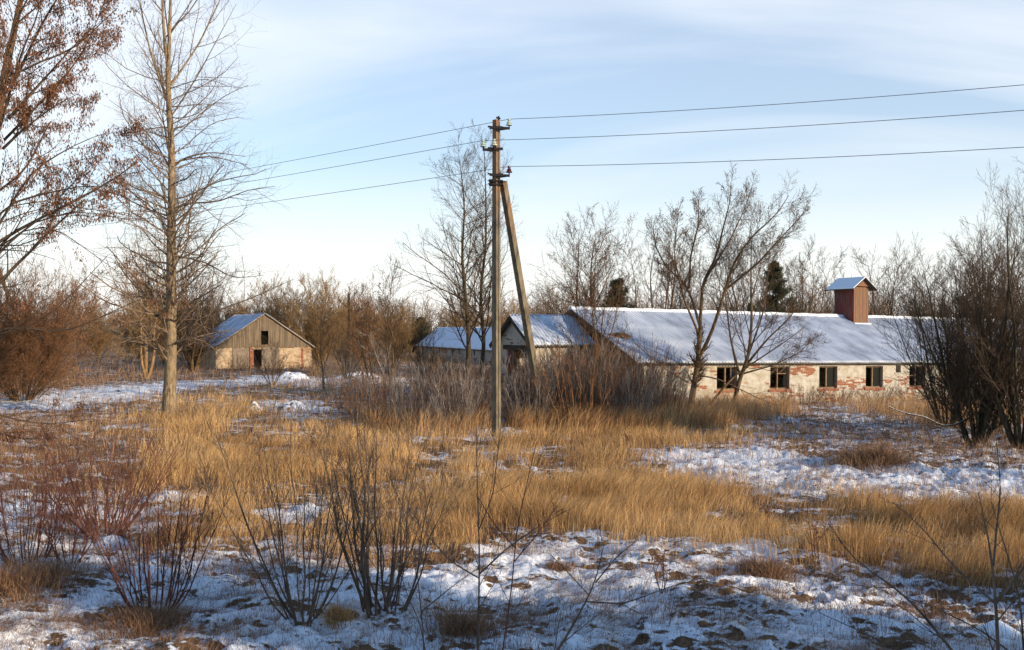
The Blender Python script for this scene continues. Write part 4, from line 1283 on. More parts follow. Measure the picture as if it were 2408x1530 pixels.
# dark cluster at the right edge
def broom(name, label, cat, loc, H, stems, seed, m1, m2, spread=.28, n1=9, n2=5, r=.05, rmin=.006, group=None, n3=0, leaves=0, lm=None, tilt=(0, 0), up=.8, t0=.2, jit=.07, ang=(16, 40), l1=.34, rvar=.5, base=.12, pname='stem', fanexp=.9):
    root = empty(name, loc); tag(root, label, cat, group)
    rs = np.random.RandomState(seed)
    brs = []
    for k in range(stems):
        ph = k * 2.399 + seed; q = math.sqrt((k + .6) / stems) * spread * H
        h = H * (1 - .35 * rs.rand() - .2 * (q / (spread * H)) ** 2)
        dx, dy = math.cos(ph), math.sin(ph)
        pts = [(dx * base * (.3 + rs.rand() * .7), dy * base * (.3 + rs.rand() * .7), -.08)]
        for f in (.12, .3, .5, .75, 1.0):
            e = f ** fanexp
            pts.append((dx * (base + q * e) + tilt[0] * f + .012 * H * rs.randn(), dy * (base + q * e) + tilt[1] * f + .012 * H * rs.randn(), h * f))
        brs.append(poly_branch(pts, r * (1 - rvar * rs.rand()), max(r * .10, rmin * .7), 12))
    T = stack(brs)
    b1 = grow(*T, rs, n1, t0, .97, *ang, l1, .5, up, jit, 7, .45, rmin)
    cr = [b1]
    if n2: cr.append(grow(*b1, rs, n2, .15, 1, 20, 50, .45, .4, up * .5, jit, 5, .6, rmin * .75))
    if n3: cr.append(grow(*cr[-1], rs, n3, .15, 1, 20, 50, .5, .4, up * .4, jit, 4, .6, rmin * .65))
    lv = hang_leaves(cr[-1], rs, leaves, (.03, .06), .028, .5, 2, .04) if leaves else None
    return finish(name, root, [T], cr, m1, m2, 6 if r > .03 else 5, lv, lm, tname='stems')
broom('alder_tree', 'dark multi-stemmed tree at the right, thickest trunks before the shed end', 'tree', at(2295, Y=28.0), H_at(500, 28), 11, 61, M_bark_dk, M_twig_d, .25, 20, 8, .085, .0055, n3=5, t0=.10, ang=(22, 60), l1=.36, base=.22)
broom('alder_tree', 'dark bare tree cut by the right edge of the view', 'tree', at(2400, Y=27.2), H_at(455, 27.2), 10, 62, M_bark_dk, M_twig_d, .24, 20, 8, .085, .0055, n3=5, t0=.12, ang=(22, 60), l1=.36, base=.2)
broom('alder_tree', 'brushy dark tree behind the right cluster, over the roof end', 'tree', at(2225, Y=33.5), H_at(545, 33.5), 12, 63, M_bark_dk, M_twig_d, .26, 16, 8, .05, .006, n3=4, t0=.10, ang=(22, 60), l1=.36, base=.25)
broom('alder_tree', 'tangled dark tree between the two right-hand trunks', 'tree', at(2350, Y=32), H_at(520, 32), 12, 64, M_bark_dk, M_twig_d, .27, 15, 8, .05, .006, n3=4, t0=.08, ang=(22, 60), l1=.36, base=.3)
broom('alder_tree', 'bare dark tree standing just outside the right-hand cluster', 'tree', at(2520, Y=30), H_at(430, 30), 12, 65, M_bark_dk, M_twig_d, .25, 16, 8, .08, .006, n3=4, t0=.08, ang=(22, 60), l1=.36, base=.3)
def dead_limb():
    loc = at(2250, Y=27.6)
    root = empty('fallen_branch', loc); tag(root, 'snow-dusted dead branch drooping left from the dark right-hand trees', 'branch')
    Y = 27.6
    def W(u, v, dy=0.): return ((u - 2250) * Y / F, dy, PZ(v, Y) - loc[2])
    T = stack([poly_branch([W(2285, 985, .2), W(2245, 1002), W(2205, 1000, -.15), W(2165, 978, -.3), W(2120, 972, -.2), W(2080, 955, -.3)], .03, .010, 14)])
    rs = np.random.RandomState(8); b1 = grow(*T, rs, 12, .2, 1, 30, 60, .4, .3, .1, .15, 7, .5, .007); b2 = grow(*b1, rs, 4, .1, 1, 30, 60, .5, .3, 0, .15, 5, .6, .005)
    finish('d', root, [T], [b1, b2], M_bark_dk, M_twig_d, 6, tname='limb', cname='twigs')
    sn = T[0] + np.array([0, 0, .016]); curve_mesh('snow_line', [(sn, T[1] * .45)], M_snow, root, 6)
dead_limb()

# left middle distance
bare_tree('willow_tree', 'bare V-forked tree left of the poplar trunk', 'tree', at(345, 890), H_at(565, 66), 3, 71, M_twig_o, M_twig_o, spread=.22, n1=22, n2=8, n3=6, r=.17, ang=(25, 50), l1=.36, up=.7, rmin=.008, t0=.25)
broom('willow_tree', 'dense dark shrubby tree right behind the poplar trunk', 'tree', at(455, Y=76), H_at(590, 76), 16, 72, M_bark, M_twig_d, .30, 14, 8, .10, .010, n3=6, ang=(25, 60), t0=.08)
broom('willow_tree', 'brown bushy tree left of the barn, behind the fork of the poplar', 'tree', at(390, Y=88), H_at(640, 88), 16, 73, M_twig_o, M_twig_o, .32, 14, 8, .09, .012, n3=6, ang=(25, 60), t0=.08)
bb = broom('willow_tree', 'big round ochre bush tree standing behind the barn ridge', 'tree', at(640, Y=103), H_at(655, 103), 24, 74, M_twig_o, M_twig_o, .42, 15, 9, .08, .0125, n3=7, ang=(25, 60), t0=.08)
place(bb, 'ochre bush tree at the far end of the golden strip, left of the low shed', at(935, Y=125), .82, 2.9)
place(bb, 'dark ochre bush tree left of the barn, seen past the poplar trunk', at(330, Y=112), .85, 1.9)
place(bb, 'round ochre tree right of the barn roof', at(750, Y=98), 1.0, 2.2, sz=1.02)
place(bb, 'low brown bush tree left behind the barn roof', at(540, Y=108), .86, 4.2)
place(bb, 'brown bush tree between the barn and the two thin saplings', at(845, Y=118), .88, 3.2)
place(bb, 'low brown bush tree behind the twin tall trees', at(1075, Y=132), .80, 1.2)
place(bb, 'brown bush beside the gable of the annex, behind the pole', at(1190, Y=120), .90, .6)
place(bb, 'ochre bush tree farthest left on the horizon behind the seed-key tree', at(230, Y=125), .80, 5.6)
broom('hazel_bush', 'large dark brown bush at the left edge beneath the seed-key tree', 'bush', at(55, Y=46), H_at(600, 46), 40, 75, M_twig_d, M_twig_b, .50, 14, 8, .035, .0085, n3=7, leaves=5000, lm=M_leaf, ang=(25, 60), t0=.06, base=.5)
broom('hazel_bush', 'second dark brown bush farther left, cut by the frame edge', 'bush', at(-90, Y=43), H_at(620, 43), 36, 76, M_twig_d, M_twig_b, .48, 13, 8, .035, .0085, n3=6, leaves=4000, lm=M_leaf, ang=(25, 60), t0=.06, base=.5)
# saplings in the middle
broom('alder_bush', 'small dark bushy tree with a black trunk by the rubble heap', 'bush', at(815, 895), H_at(715, 62), 9, 77, M_bark_dk, M_twig_d, .30, 12, 7, .055, .007, n3=4, ang=(30, 60), t0=.25)
bare_tree('birch_sapling', 'taller of the paired saplings left of centre, leafless', 'sapling', at(918, 955), H_at(640, 42.8), 3, 78, M_bark, M_twig_d, spread=.09, n1=18, n2=7, n3=4, r=.055, ang=(30, 58), l1=.30, up=.6, rmin=.0055, leaves=300, lm=M_leaf)
bare_tree('birch_sapling', 'shorter of the paired saplings left of centre, leaning left', 'sapling', at(892, 950), H_at(690, 44), 2, 79, M_bark, M_twig_d, spread=.10, n1=16, n2=7, n3=4, r=.05, ang=(30, 58), l1=.32, up=.6, rmin=.0055, lean=(-1.0, 0), leaves=300, lm=M_leaf)
bare_tree('birch_sapling', 'leaning sapling with a white stem beside the brush left of centre', 'sapling', at(945, 975), H_at(800, 39), 1, 80, M_willow, M_willow, spread=0, n1=12, n2=5, n3=3, r=.03, ang=(30, 58), l1=.34, up=.6, rmin=.0055, lean=(-1.2, 0))
bare_tree('birch_sapling', 'slender bare sapling in front of the barn gable, right of the doorway bush', 'sapling', at(762, 925), H_at(700, 51), 2, 84, M_bark, M_twig_d, spread=.12, n1=16, n2=6, n3=4, r=.045, ang=(28, 55), l1=.34, up=.7, rmin=.006)
bare_tree('birch_sapling', 'reddish sapling clump between the dark bushy tree and the paired saplings', 'sapling', at(858, 915), H_at(680, 55), 5, 85, M_twig_b, M_twig_b, spread=.18, n1=14, n2=7, n3=4, r=.04, ang=(25, 50), l1=.36, up=.7, rmin=.0065, leaves=500, lm=M_leaf)
bare_tree('birch_sapling', 'thin sapling in the brush midway between the paired saplings and the twin trees', 'sapling', at(1002, 935), H_at(735, 48), 3, 86, M_twig_b, M_twig_d, spread=.14, n1=14, n2=6, n3=4, r=.035, ang=(25, 50), l1=.34, up=.7, rmin=.006)
broom('elder_bush', 'thin bush growing in front of the barn doorway', 'bush', at(640, 905), H_at(790, 59), 8, 81, M_bark, M_twig_d, .40, 10, 6, .035, .007, n3=3, ang=(25, 50), t0=.15)
def post():
    loc = at(819, Y=72)
    o = MB(); H = H_at(690, 72)
    o.bar((0, 0, -.2), (.05, 0, H * .6), .17, .17); o.bar((.05, 0, H * .6 - .001), (.03, 0, H), .15, .15)
    o.bar((-.02, -.1, H * .88), (.12, -.1, H * .90), .05, .05)
    m = o.build('wooden_post', M_bark); m.location = loc
    tag(m, 'old thin wooden pole standing among the distant bushes', 'post')
post()

# willow scrub round the pole: many individual shrubs, seven patterns
scrub = []
for k in range(7):
    hh = 2.3 if k < 5 else 1.7
    mm = (M_willow, M_fg, M_twig_b, M_willow, M_fg, M_willow, M_red)[k]
    scrub.append(broom('willow_bush', 'leafless slender-stemmed shrub in the thicket around the pole foot', 'bush', (0, 0, 0), hh, 24, 90 + k, mm, mm, .34, 6, 3, .016, .0060,
                       group='willow shrubs in the thicket around the pole', up=.9, t0=.15, base=.45, ang=(14, 36), l1=.32, jit=.06))
rs = np.random.RandomState(77)
spots = []
TH = [(790,945),(830,980),(860,1000),(900,985),(930,1010),(960,970),(985,1005),(1010,960),(1040,1000),(1065,975),(1090,1008),(1110,950),(1135,990),
      (1200,975),(1215,1005),(1240,985),(1265,965),(1290,1000),(1315,975),(1340,995),(1360,960),(1380,985),(1405,1005),(1430,970),(1455,990),(1480,975),(1505,1000),
      (1530,985),(1075,1020),(1120,1015),(1230,945),(1285,940),(1330,945),(1000,935),(1050,930),(1400,950),(1450,955),(1370,1012),(1480,1008),(1560,1000),(960,1015),
      (880,960),(850,945),(1350,975),(1420,990),(1250,1012),(1310,1010)]
used = [False] * 7
TH += [(u + 14, v - 9) for u, v in TH if u > 960]
for i, (u, v) in enumerate(TH):
    k = i % 7
    p = at(u + rs.uniform(-10, 10), v)
    sc = rs.uniform(.85, 1.2) * (1.12 if 1260 < u < 1500 else .88)
    if u < 1000: sc *= .9
    rz = rs.uniform(0, 6.28)
    if not used[k]:
        o = scrub[k]; used[k] = True
        o.location = p; o.rotation_euler = (0, 0, rz); o.scale = (sc, sc, sc)
    else:
        place(scrub[k], scrub[k]['label'], p, sc, rz)

# low brown shrubs farther off, in the weeds
low = broom('weed_bush', 'low twiggy brown bush in the weeds before the far wood', 'bush', at(120, 870), 2.0, 18, 110, M_twig_o, M_twig_o, .5, 7, 4, .012, .008, group='low twiggy bushes in the left middle distance', base=.5, ang=(20, 50), n3=2)
for (u, v, s_) in ((215, 860, 1.1), (300, 850, 1.0), (30, 862, 1.3), (480, 872, .8), (560, 875, .7), (700, 855, 1.0), (770, 862, 1.2), (860, 868, 1.1), (940, 862, 1.2), (1000, 870, 1.0), (1050, 878, 1.0), (760, 905, .8), (150, 905, .6), (-60, 880, 1.1)):
    place(low, low['label'], at(u, v), s_, u * .37)
# bushes at the foot of the shed wall
fw = broom('bramble_bush', 'rusty bramble at the wall foot under the second and third windows', 'bush', at(1890, Y=43.4), 1.1, 22, 120, M_red, M_red, .8, 7, 4, .008, .005, base=.5, ang=(25, 60), n3=2)
fwl = ('rusty bramble growing at the wall foot left of the first window', 'rusty bramble at the wall foot under the third window', 'rusty bramble at the wall foot under the fourth window',
       'rusty bramble at the wall foot under the window nearest the dark trees')
for l_, (u, Y, s_) in zip(fwl, ((1560, 40.5, .9), (1960, 44.0, .8), (2060, 45.2, .85), (2150, 46.3, .9))):
    place(fw, l_, at(u, Y=Y), s_, u)

# foreground shrubs
FG = [
 ('dogwood_bush', 'dense fan of red-brown shoots on a snowy stump left of centre foreground', 'bush', (245, 1262), 1.95, 42, 131, M_red, .55, 5, 3, .0150, .0040),
 ('dogwood_bush', 'dark red-brown shoots in front of the fan-shaped bush, lower left', 'bush', (365, 1440), 2.0, 24, 132, M_red, .30, 6, 3, .0140, .0036),
 ('dogwood_bush', 'upright dark shoots near the left edge above the rusty grass clump', 'bush', (60, 1330), 1.75, 32, 133, M_red, .32, 6, 3, .0130, .0036),
 ('dogwood_bush', 'short shoots rising between the left edge clump and the fan bush', 'bush', (165, 1330), 1.4, 16, 134, M_red, .30, 5, 3, .0120, .0036),
 ('willow_bush', 'tall open grey shrub, left of the two big foreground shrubs', 'bush', (715, 1480), 2.45, 17, 135, M_fg, .42, 6, 4, .0160, .0034),
 ('willow_bush', 'tallest ochre-stemmed foreground shrub just right of the grey one', 'bush', (885, 1455), 2.85, 11, 136, M_fg, .20, 7, 4, .0230, .0034),
 ('willow_bush', 'bushy grey shrub leaning right beside the tallest shrub', 'bush', (925, 1450), 2.1, 10, 137, M_fg, .36, 7, 4, .0160, .0032),
]
for nm, lab, cat, (u, v), h, st, sd_, m_, sp, n1, n2, r_, rm in FG:
    broom(nm, lab, cat, at(u, v), h, st, sd_, m_, m_, sp, n1, n2, r_, rm, up=.7, t0=.25, base=.13 if st < 20 else .22, ang=(14, 40), l1=.30, n3=2 if n2 > 3 else 0, fanexp=.8, jit=.075)
def fg_tree(name, label, u0, Y, lines, seed, m_, r=.018, n1=6, n2=4, l1=.5):
    loc = at(u0, Y=Y)
    root = empty(name, loc); tag(root, label, 'sapling')
    brs = []
    for li in lines:
        rr_ = li[0]; pts = [((u - u0) * (Y + dy) / F, dy, PZ(v, Y + dy) - loc[2]) for u, v, dy in li[1]]
        brs.append(poly_branch(pts, rr_, .003, 12))
    T = stack(brs); rs = np.random.RandomState(seed)
    b1 = grow(*T, rs, n1, .15, 1, 25, 50, l1 * .6, .4, .4, .07, 7, .5, .0026); b2 = grow(*b1, rs, n2, .15, 1, 22, 50, .5, .4, .2, .08, 5, .6, .0020)
    finish(name, root, [T], [b1, b2], m_, m_, 6, tname='stems', cname='twigs')
fg_tree('sapling', 'thin brown sapling with a straight stem at the bottom centre', 1122, 9.6,
        [(.013, [(1122, 1600, 0), (1125, 1480, 0), (1128, 1290, 0), (1122, 1140, 0), (1120, 1000, 0)]),
         (.008, [(1127, 1360, 0), (1060, 1320, -.2), (1010, 1260, -.3), (950, 1190, -.3)]), (.009, [(1127, 1350, 0), (1190, 1290, .2), (1260, 1240, .3), (1330, 1200, .3)]),
         (.007, [(1125, 1250, 0), (1160, 1160, .1), (1170, 1060, .1), (1180, 980, .1)])], 141, M_fg)
fg_tree('sapling', 'slender dark sapling leaning right of the bottom centre one', 1160, 9.4,
        [(.010, [(1170, 1640, 0), (1185, 1500, 0), (1205, 1380, 0), (1212, 1260, 0), (1240, 1130, 0), (1262, 1040, 0)]),
         (.006, [(1212, 1290, 0), (1160, 1230, -.1), (1120, 1160, -.2)]), (.006, [(1210, 1320, 0), (1260, 1260, .1), (1310, 1190, .1)])], 142, M_red)
fg_tree('sapling', 'bent grey stem curving up to the right at the bottom edge, right of centre', 1260, 9.0,
        [(.018, [(1240, 1640, 0), (1330, 1500, 0), (1375, 1420, 0), (1400, 1370, 0), (1420, 1280, 0)]),
         (.008, [(1378, 1415, 0), (1470, 1420, .2), (1560, 1385, .3), (1650, 1360, .3)]), (.007, [(1400, 1370, 0), (1450, 1310, .1), (1500, 1270, .2)]),
         (.006, [(1385, 1400, 0), (1330, 1340, 0), (1290, 1300, -.1)])], 143, M_fg, n1=5, n2=3)
fg_tree('sapling', 'small dark sapling below the leaning shrub, left of bottom centre', 1000, 9.8,
        [(.009, [(1000, 1600, 0), (995, 1480, 0), (985, 1380, 0), (975, 1290, 0)]), (.006, [(1010, 1580, 0), (985, 1460, .1), (955, 1400, .1), (930, 1310, .1)]),
         (.006, [(990, 1440, 0), (1060, 1380, .1), (1130, 1330, .1)])], 144, M_fg)
fg_tree('sapling', 'dark branching sapling filling the bottom right corner', 2345, 8.2,
        [(.022, [(2350, 1720, 0), (2345, 1500, 0), (2338, 1380, 0), (2325, 1270, 0), (2300, 1160, 0)]),
         (.017, [(2350, 1700, 0), (2290, 1560, .2), (2190, 1420, .3), (2130, 1370, .3), (2060, 1320, .4), (2000, 1230, .4)]),
         (.012, [(2340, 1420, 0), (2390, 1320, -.2), (2440, 1220, -.3), (2470, 1120, -.3)]), (.010, [(2340, 1420, 0), (2280, 1330, .3), (2220, 1240, .4), (2150, 1180, .4)]),
         (.010, [(2350, 1640, 0), (2230, 1560, .4), (2100, 1490, .5), (1990, 1440, .5)]), (.010, [(2335, 1330, 0), (2370, 1240, .2), (2380, 1150, .2), (2370, 1040, .2)]),
         (.012, [(2370, 1700, 0), (2410, 1560, -.3), (2440, 1420, -.4), (2480, 1300, -.4)])], 145, M_fg, n1=7, n2=5)
fg_tree('sapling', 'thin grey twigs rising along the right edge of the foreground', 2420, 8.8,
        [(.013, [(2420, 1700, 0), (2405, 1520, 0), (2398, 1400, 0), (2360, 1280, 0), (2330, 1180, 0)]), (.009, [(2410, 1560, 0), (2330, 1480, .2), (2240, 1430, .3), (2160, 1400, .3)])], 146, M_fg)

# withered weeds with seed heads
def seed_weed(label, u, v, h, seed):
    loc = at(u, v); root = empty('withered_weed', loc); tag(root, label, 'weed')
    rs = np.random.RandomState(seed)
    brs = [poly_branch([(.03 * rs.randn(), .03 * rs.randn(), -.05), (.05 * rs.randn(), .05 * rs.randn(), h * .5), (.09 * rs.randn(), .09 * rs.randn(), h * (1 - .3 * rs.rand()))], .006, .003, 10) for _ in range(5)]
    T = stack(brs); b1 = grow(*T, rs, 5, .5, .95, 20, 40, .25, .2, .8, .05, 5, .6, .0025)
    curve_mesh('stalk', [T, b1], M_red, root, 4)
    for p in list(T[0][:, -1]) + list(b1[0][::3, -1]):
        mb = MB()
        mb.lathe((p[0], p[1], p[2] - .012), [(.004, 0), (.020, .012), (.018, .022), (.006, .030)], 6)
        mb.build('seed_head', M_moss, root)
seed_weed('dark withered weed with flat seed heads in the lower right grass', 1920, 1340, .62, 1)
seed_weed('withered brown weed at the grass edge left of the lower right one', 1562, 1400, .55, 2)
seed_weed('shorter withered weed standing in the golden grass right of centre', 1805, 1260, .5, 3)
seed_weed('thin withered weed in the golden grass near the pole line', 1478, 1075, .62, 4)

# snow-capped rubble
def mound(label, u, v, rx, ry, h, seed, cat='mound', m_=None, nm='snow_mound'):
    x, y = G(u, v); rs = np.random.RandomState(seed)
    n, k = 40, 12
    V = [[0, 0, h]]
    for i in range(1, k + 1):
        q = i / k
        for j in range(n):
            a = 2 * math.pi * j / n
            V.append([q * rx * math.cos(a), q * ry * math.sin(a), 0])
    V = np.array(V)
    q = np.hypot(V[:, 0] / rx, V[:, 1] / ry)
    nz = fbm(V[:, 0] * 2.2 / max(rx, .6) + seed * 3.1, V[:, 1] * 2.2 / max(ry, .6) + seed, 4)
    V[:, 2] = h * np.clip(1 - q ** 2, 0, 1) * (.55 + .9 * nz) - .12 * q
    V[:, 0] *= 1 + .2 * (nz - .5); V[:, 1] *= 1 + .2 * (nz - .5)
    tris = [[0, 1 + j, 1 + (j + 1) % n] for j in range(n)]
    qs = [[1 + i * n + j, 1 + (i + 1) * n + j, 1 + (i + 1) * n + (j + 1) % n, 1 + i * n + (j + 1) % n] for i in range(k - 1) for j in range(n)]
    o = mesh_np(nm, V, qs, tris, m_ or M_rubble, None, smooth=True)
    o.location = (x, y, gz1(x, y) - .02)
    tag(o, label, cat)
mound('round snow-covered mound on the track before the barn', 692, 893, 1.25, .8, .50, 1)
mound('long broken rubble heap dusted with snow beside the dark bushy tree', 842, 888, 1.9, .8, .45, 2, 'rubble heap', nm='rubble_heap')
mound('small white snow lump in the golden grass left of the thicket', 600, 968, .38, .3, .32, 3)
mound('low snowy hump left of the thicket', 690, 970, .95, .5, .38, 4)
mound('small rounded snowy stone behind the thicket', 1032, 888, .42, .35, .42, 5, 'stone', nm='stone')
mound('snow-topped debris heap between the pole and its brace', 1232, 985, .75, .5, .55, 6, 'rubble heap', nm='rubble_heap')
mound('snow-topped debris heap right of the brace foot', 1440, 975, 1.6, .7, .6, 7, 'rubble heap', nm='rubble_heap')
mound('snow-covered stump mound under the red-brown fan bush', 262, 1275, .5, .35, .15, 8)
mound('white snow hummock in the bottom right corner', 2345, 1500, .55, .4, .16, 9, m_=M_snow)

# ------------------------------------------------------------------ grass
def blades(x, y, h, w, rs, lean=.6, droop=.4):
    n = len(x)
    z = gz(x, y) - .02
    ph = rs.rand(n) * 2 * np.pi
    wind = np.array([.35, .1])
    cd = 6.283 * 2 * fbm(x * .45, y * .45, 2); cdir = np.stack([np.cos(cd), np.sin(cd)], 1) * .35
    d = np.stack([np.cos(ph), np.sin(ph)], 1) * (lean * rs.rand(n) ** .7)[:, None] + (wind * .25 + cdir) * min(1, lean)
    sd = np.stack([-np.sin(ph + .9), np.cos(ph + .9)], 1)
    V = np.empty((n, 5, 3))
    for k, (f, ww) in enumerate(((0, 1), (.55, .8))):
        c = d * (f ** 1.7 * h)[:, None]
        zz = z + h * f
        V[:, 2 * k, :2] = np.stack([x, y], 1) + c + sd * (w * ww / 2)[:, None]
        V[:, 2 * k + 1, :2] = np.stack([x, y], 1) + c - sd * (w * ww / 2)[:, None]
        V[:, 2 * k, 2] = zz; V[:, 2 * k + 1, 2] = zz
    V[:, 4, :2] = np.stack([x, y], 1) + d * (h * (1 + droop * rs.rand(n)))[:, None]
    V[:, 4, 2] = z + h * (1 - droop * .4 * rs.rand(n))
    b = np.arange(n) * 5
    q = np.stack([b, b + 1, b + 3, b + 2], 1); t = np.stack([b + 2, b + 3, b + 4], 1)
    return V.reshape(-1, 3), q, t
def scatter(n, rs, umin=-500, umax=2900, vmin=815, vmax=1640, p=1.0):
    """points spread so that near ground gets more per square metre"""
    w = (vmin - HZ) + (vmax - vmin) * rs.rand(n) ** p
    Y = CAMH * F / w
    th = (umin - UC) / F + (umax - umin) / F * rs.rand(n)
    return th * Y, Y
def clumps(x, y, s=1.6, o=3): return fbm(x * s + 3, y * s + 8, o)
def grass(name, n, which, hfun, wfun, m, label, seed, lean=.6, **kw):
    rs = np.random.RandomState(seed)
    x, y = scatter(n, rs, **kw)
    keep = rs.rand(n) < which(x, y)
    x, y = x[keep], y[keep]
    h = hfun(x, y, rs); w = wfun(y, rs)
    V, q, t = blades(x, y, h, w, rs, lean)
    r = np.clip(.85 * rs.rand(len(x)) ** 1.2 + .9 * (fbm(x * .8, y * .8, 3) - .5) + .08, 0, 1)
    o = mesh_np(name, V, q, t, m, None, attrs={'rnd': np.repeat(r, 5)})
    tag(o, label, 'grass', None, 'stuff')
    print(name, len(x))
def not_bldg(x, y):
    s = (x - BA[0]) * BD[0] + (y - BA[1]) * BD[1]; t = (x - BA[0]) * BN[0] + (y - BA[1]) * BN[1]
    inside = ((s > -.05) & (s < 29) & (t > -.05) & (t < 9.8)) | ((s > -3.2) & (s < 0) & (t > 3.3) & (t < 9.9))
    return ~inside
_rj = np.random.RandomState(99)
def jitter(x, y):
    j = .018 * y * (1 + 2.0 * _rj.rand(len(x)) ** 3)
    return x + j * _rj.randn(len(x)), y + j * 1.6 * _rj.randn(len(x))
def f_gold(x, y):
    g, s, b = masks(*jitter(x, y))
    c = clumps(x, y, 1.1)
    holes = sstep(.30, .50, fbm(x * .38 + 11, y * .30 + 5, 3))
    return g * (.12 + .88 * sstep(.34, .54, c)) * (.25 + .75 * holes) * not_bldg(x, y)
def h_gold(x, y, rs):
    c = clumps(x, y, 1.1)
    return (.10 + .40 * fbm(x * .55 + 5, y * .55, 3) + .22 * sstep(.4, .62, c)) * (.45 + .65 * rs.rand(len(x)))
grass('golden_grass', 640000, f_gold, h_gold, lambda y, rs: np.maximum(.0035, y * .00036) * (.7 + .6 * rs.rand(len(y))), M_gold,
      'tall golden dry grass covering the middle of the field', 201, vmin=900, vmax=1420)
def f_weed(x, y):
    g, s, b = masks(*jitter(x, y))
    c = clumps(x, y, 1.9)
    base = .16 + .55 * sstep(.46, .62, c)
    mid = sstep(15, 22, y) * (1 - s) * np.where(x < -1, .8, .55)
    return np.clip((1 - .75 * g) * (1 - .62 * s) * np.maximum(np.maximum(base, mid), .85 * b), 0, 1) * not_bldg(x, y)
grass('brown_weeds', 520000, f_weed, lambda x, y, rs: (.09 + .30 * fbm(x * .9 + 2, y * .9, 3) * sstep(14, 30, y) * (1 + 1.2 * sstep(40, 60, y)) + .07 * rs.rand(len(x))) * (.5 + rs.rand(len(x))),
      lambda y, rs: np.maximum(.003, y * .00038) * (.7 + .6 * rs.rand(len(y))), M_weed, 'short brown weeds poking through the snow', 202, vmin=800, vmax=1640, p=.9)
def f_mat(x, y):
    g, s, b = masks(*jitter(x, y))
    c = fbm(x * 2.3 + 31, y * 3.1 + 4, 3)
    c2 = fbm(x * .8 + 3, y * .8 + 14, 2)
    return (1 - .5 * g) * sstep(.42, .57, c) * (.3 + .7 * sstep(.36, .56, c2)) * not_bldg(x, y)
grass('matted_grass', 520000, f_mat, lambda x, y, rs: (.025 + .055 * rs.rand(len(x))) * (1 + .02 * y), lambda y, rs: np.maximum(.0035, y * .00038) * (.7 + .6 * rs.rand(len(y))), M_weed,
      'flattened brown grass matted over the snow', 204, lean=4.0, vmin=860, vmax=1660, p=.8)
def f_stalk(x, y):
    g, s, b = masks(*jitter(x, y))
    return (.10 + .9 * g) * (.2 + .8 * sstep(.45, .6, fbm(x * .9 + 61, y * .9, 3))) * not_bldg(x, y)
grass('withered_stalks', 24000, f_stalk, lambda x, y, rs: .30 + .45 * rs.rand(len(x)) ** 1.5, lambda y, rs: np.maximum(.004, y * .0003) * (.7 + .6 * rs.rand(len(y))), M_stalk,
      'dark withered weed stalks standing among the dry grass', 205, lean=.5, vmin=900, vmax=1560)
# reeds: taller pale stalks in front of the thicket and along the shed
REED = [[(850,985),(1000,1000),(1150,1010),(1150,1035),(1000,1035),(860,1020)], [(1180,975),(1560,965),(1750,955),(1900,975),(1700,1010),(1500,1025),(1200,1020)], [(1900,950),(2300,950),(2500,1000),(2200,1010)]]
def f_reed(x, y):
    u = UC + x / y * F; v = HZ + CAMH * F / y
    k = np.zeros(x.shape)
    for p, wgt in zip(REED, (.5, 1, .5)): k = np.maximum(k, wgt * inpoly(u, v, p))
    return k * (.25 + .75 * sstep(.4, .6, clumps(x, y, 1.3))) * not_bldg(x, y)
grass('reed_grass', 90000, f_reed, lambda x, y, rs: .45 + .55 * rs.rand(len(x)), lambda y, rs: .014 * (.6 + .8 * rs.rand(len(y))), M_reed,
      'tall pale reed stalks along the foot of the thicket and shed', 203, vmin=940, vmax=1040, umin=800, umax=2600)

# single dense tussocks
def tussock(label, u, v, n, rad, h, m, seed, w=.006):
    rs = np.random.RandomState(seed); x0, y0 = G(u, v)
    nk = 7; ck = rs.randint(0, nk, n)
    ca, cr_ = rs.rand(nk) * 6.283, rad * .62 * np.sqrt(rs.rand(nk)); chh = .55 + .6 * rs.rand(nk)
    rr_ = rad * .42 * np.abs(rs.randn(n)); a = rs.rand(n) * 6.283
    bx = cr_[ck] * np.cos(ca[ck]) + rr_ * np.cos(a); by = cr_[ck] * np.sin(ca[ck]) + rr_ * np.sin(a)
    r = np.minimum(np.hypot(bx, by), rad * 1.3)
    hh = h * chh[ck] * (1 - .35 * (r / rad) ** 2).clip(.2) * (.35 + .85 * rs.rand(n))
    zb = gz1(x0, y0)
    d = np.stack([rr_ * np.cos(a), rr_ * np.sin(a)], 1) / rad * (.5 + .6 * rs.rand(n))[:, None] + .30 * rs.randn(n, 2)
    sd = np.stack([-np.sin(a * 3.3), np.cos(a * 3.3)], 1)
    V = np.empty((n, 7, 3)); P0 = np.stack([bx, by], 1)
    for k, f in enumerate((0, .4, .8)):
        c = P0 + d * (f ** 2 * hh * .9)[:, None]; ww = w * (1 - .3 * f) / 2
        V[:, 2 * k, :2] = c + sd * ww; V[:, 2 * k + 1, :2] = c - sd * ww
        V[:, 2 * k, 2] = V[:, 2 * k + 1, 2] = hh * (f - .25 * f ** 3)
    V[:, 6, :2] = P0 + d * (hh * 1.35)[:, None]; V[:, 6, 2] = hh * (.55 + .35 * rs.rand(n))
    b = np.arange(n) * 7
    q = np.vstack([np.stack([b, b + 1, b + 3, b + 2], 1), np.stack([b + 2, b + 3, b + 5, b + 4], 1)]); t = np.stack([b + 4, b + 5, b + 6], 1)
    o = mesh_np('grass_tussock', V.reshape(-1, 3), q, t, m, None, attrs={'rnd': np.repeat(rs.rand(n) * .8, 7)})
    o.location = (x0, y0, zb - .03)
    tag(o, label, 'grass tussock')
tussock('large rounded brown tussock in the bright snow at the right', 2035, 1092, 3639, 1.04, 0.68, M_weed, 301, .011)
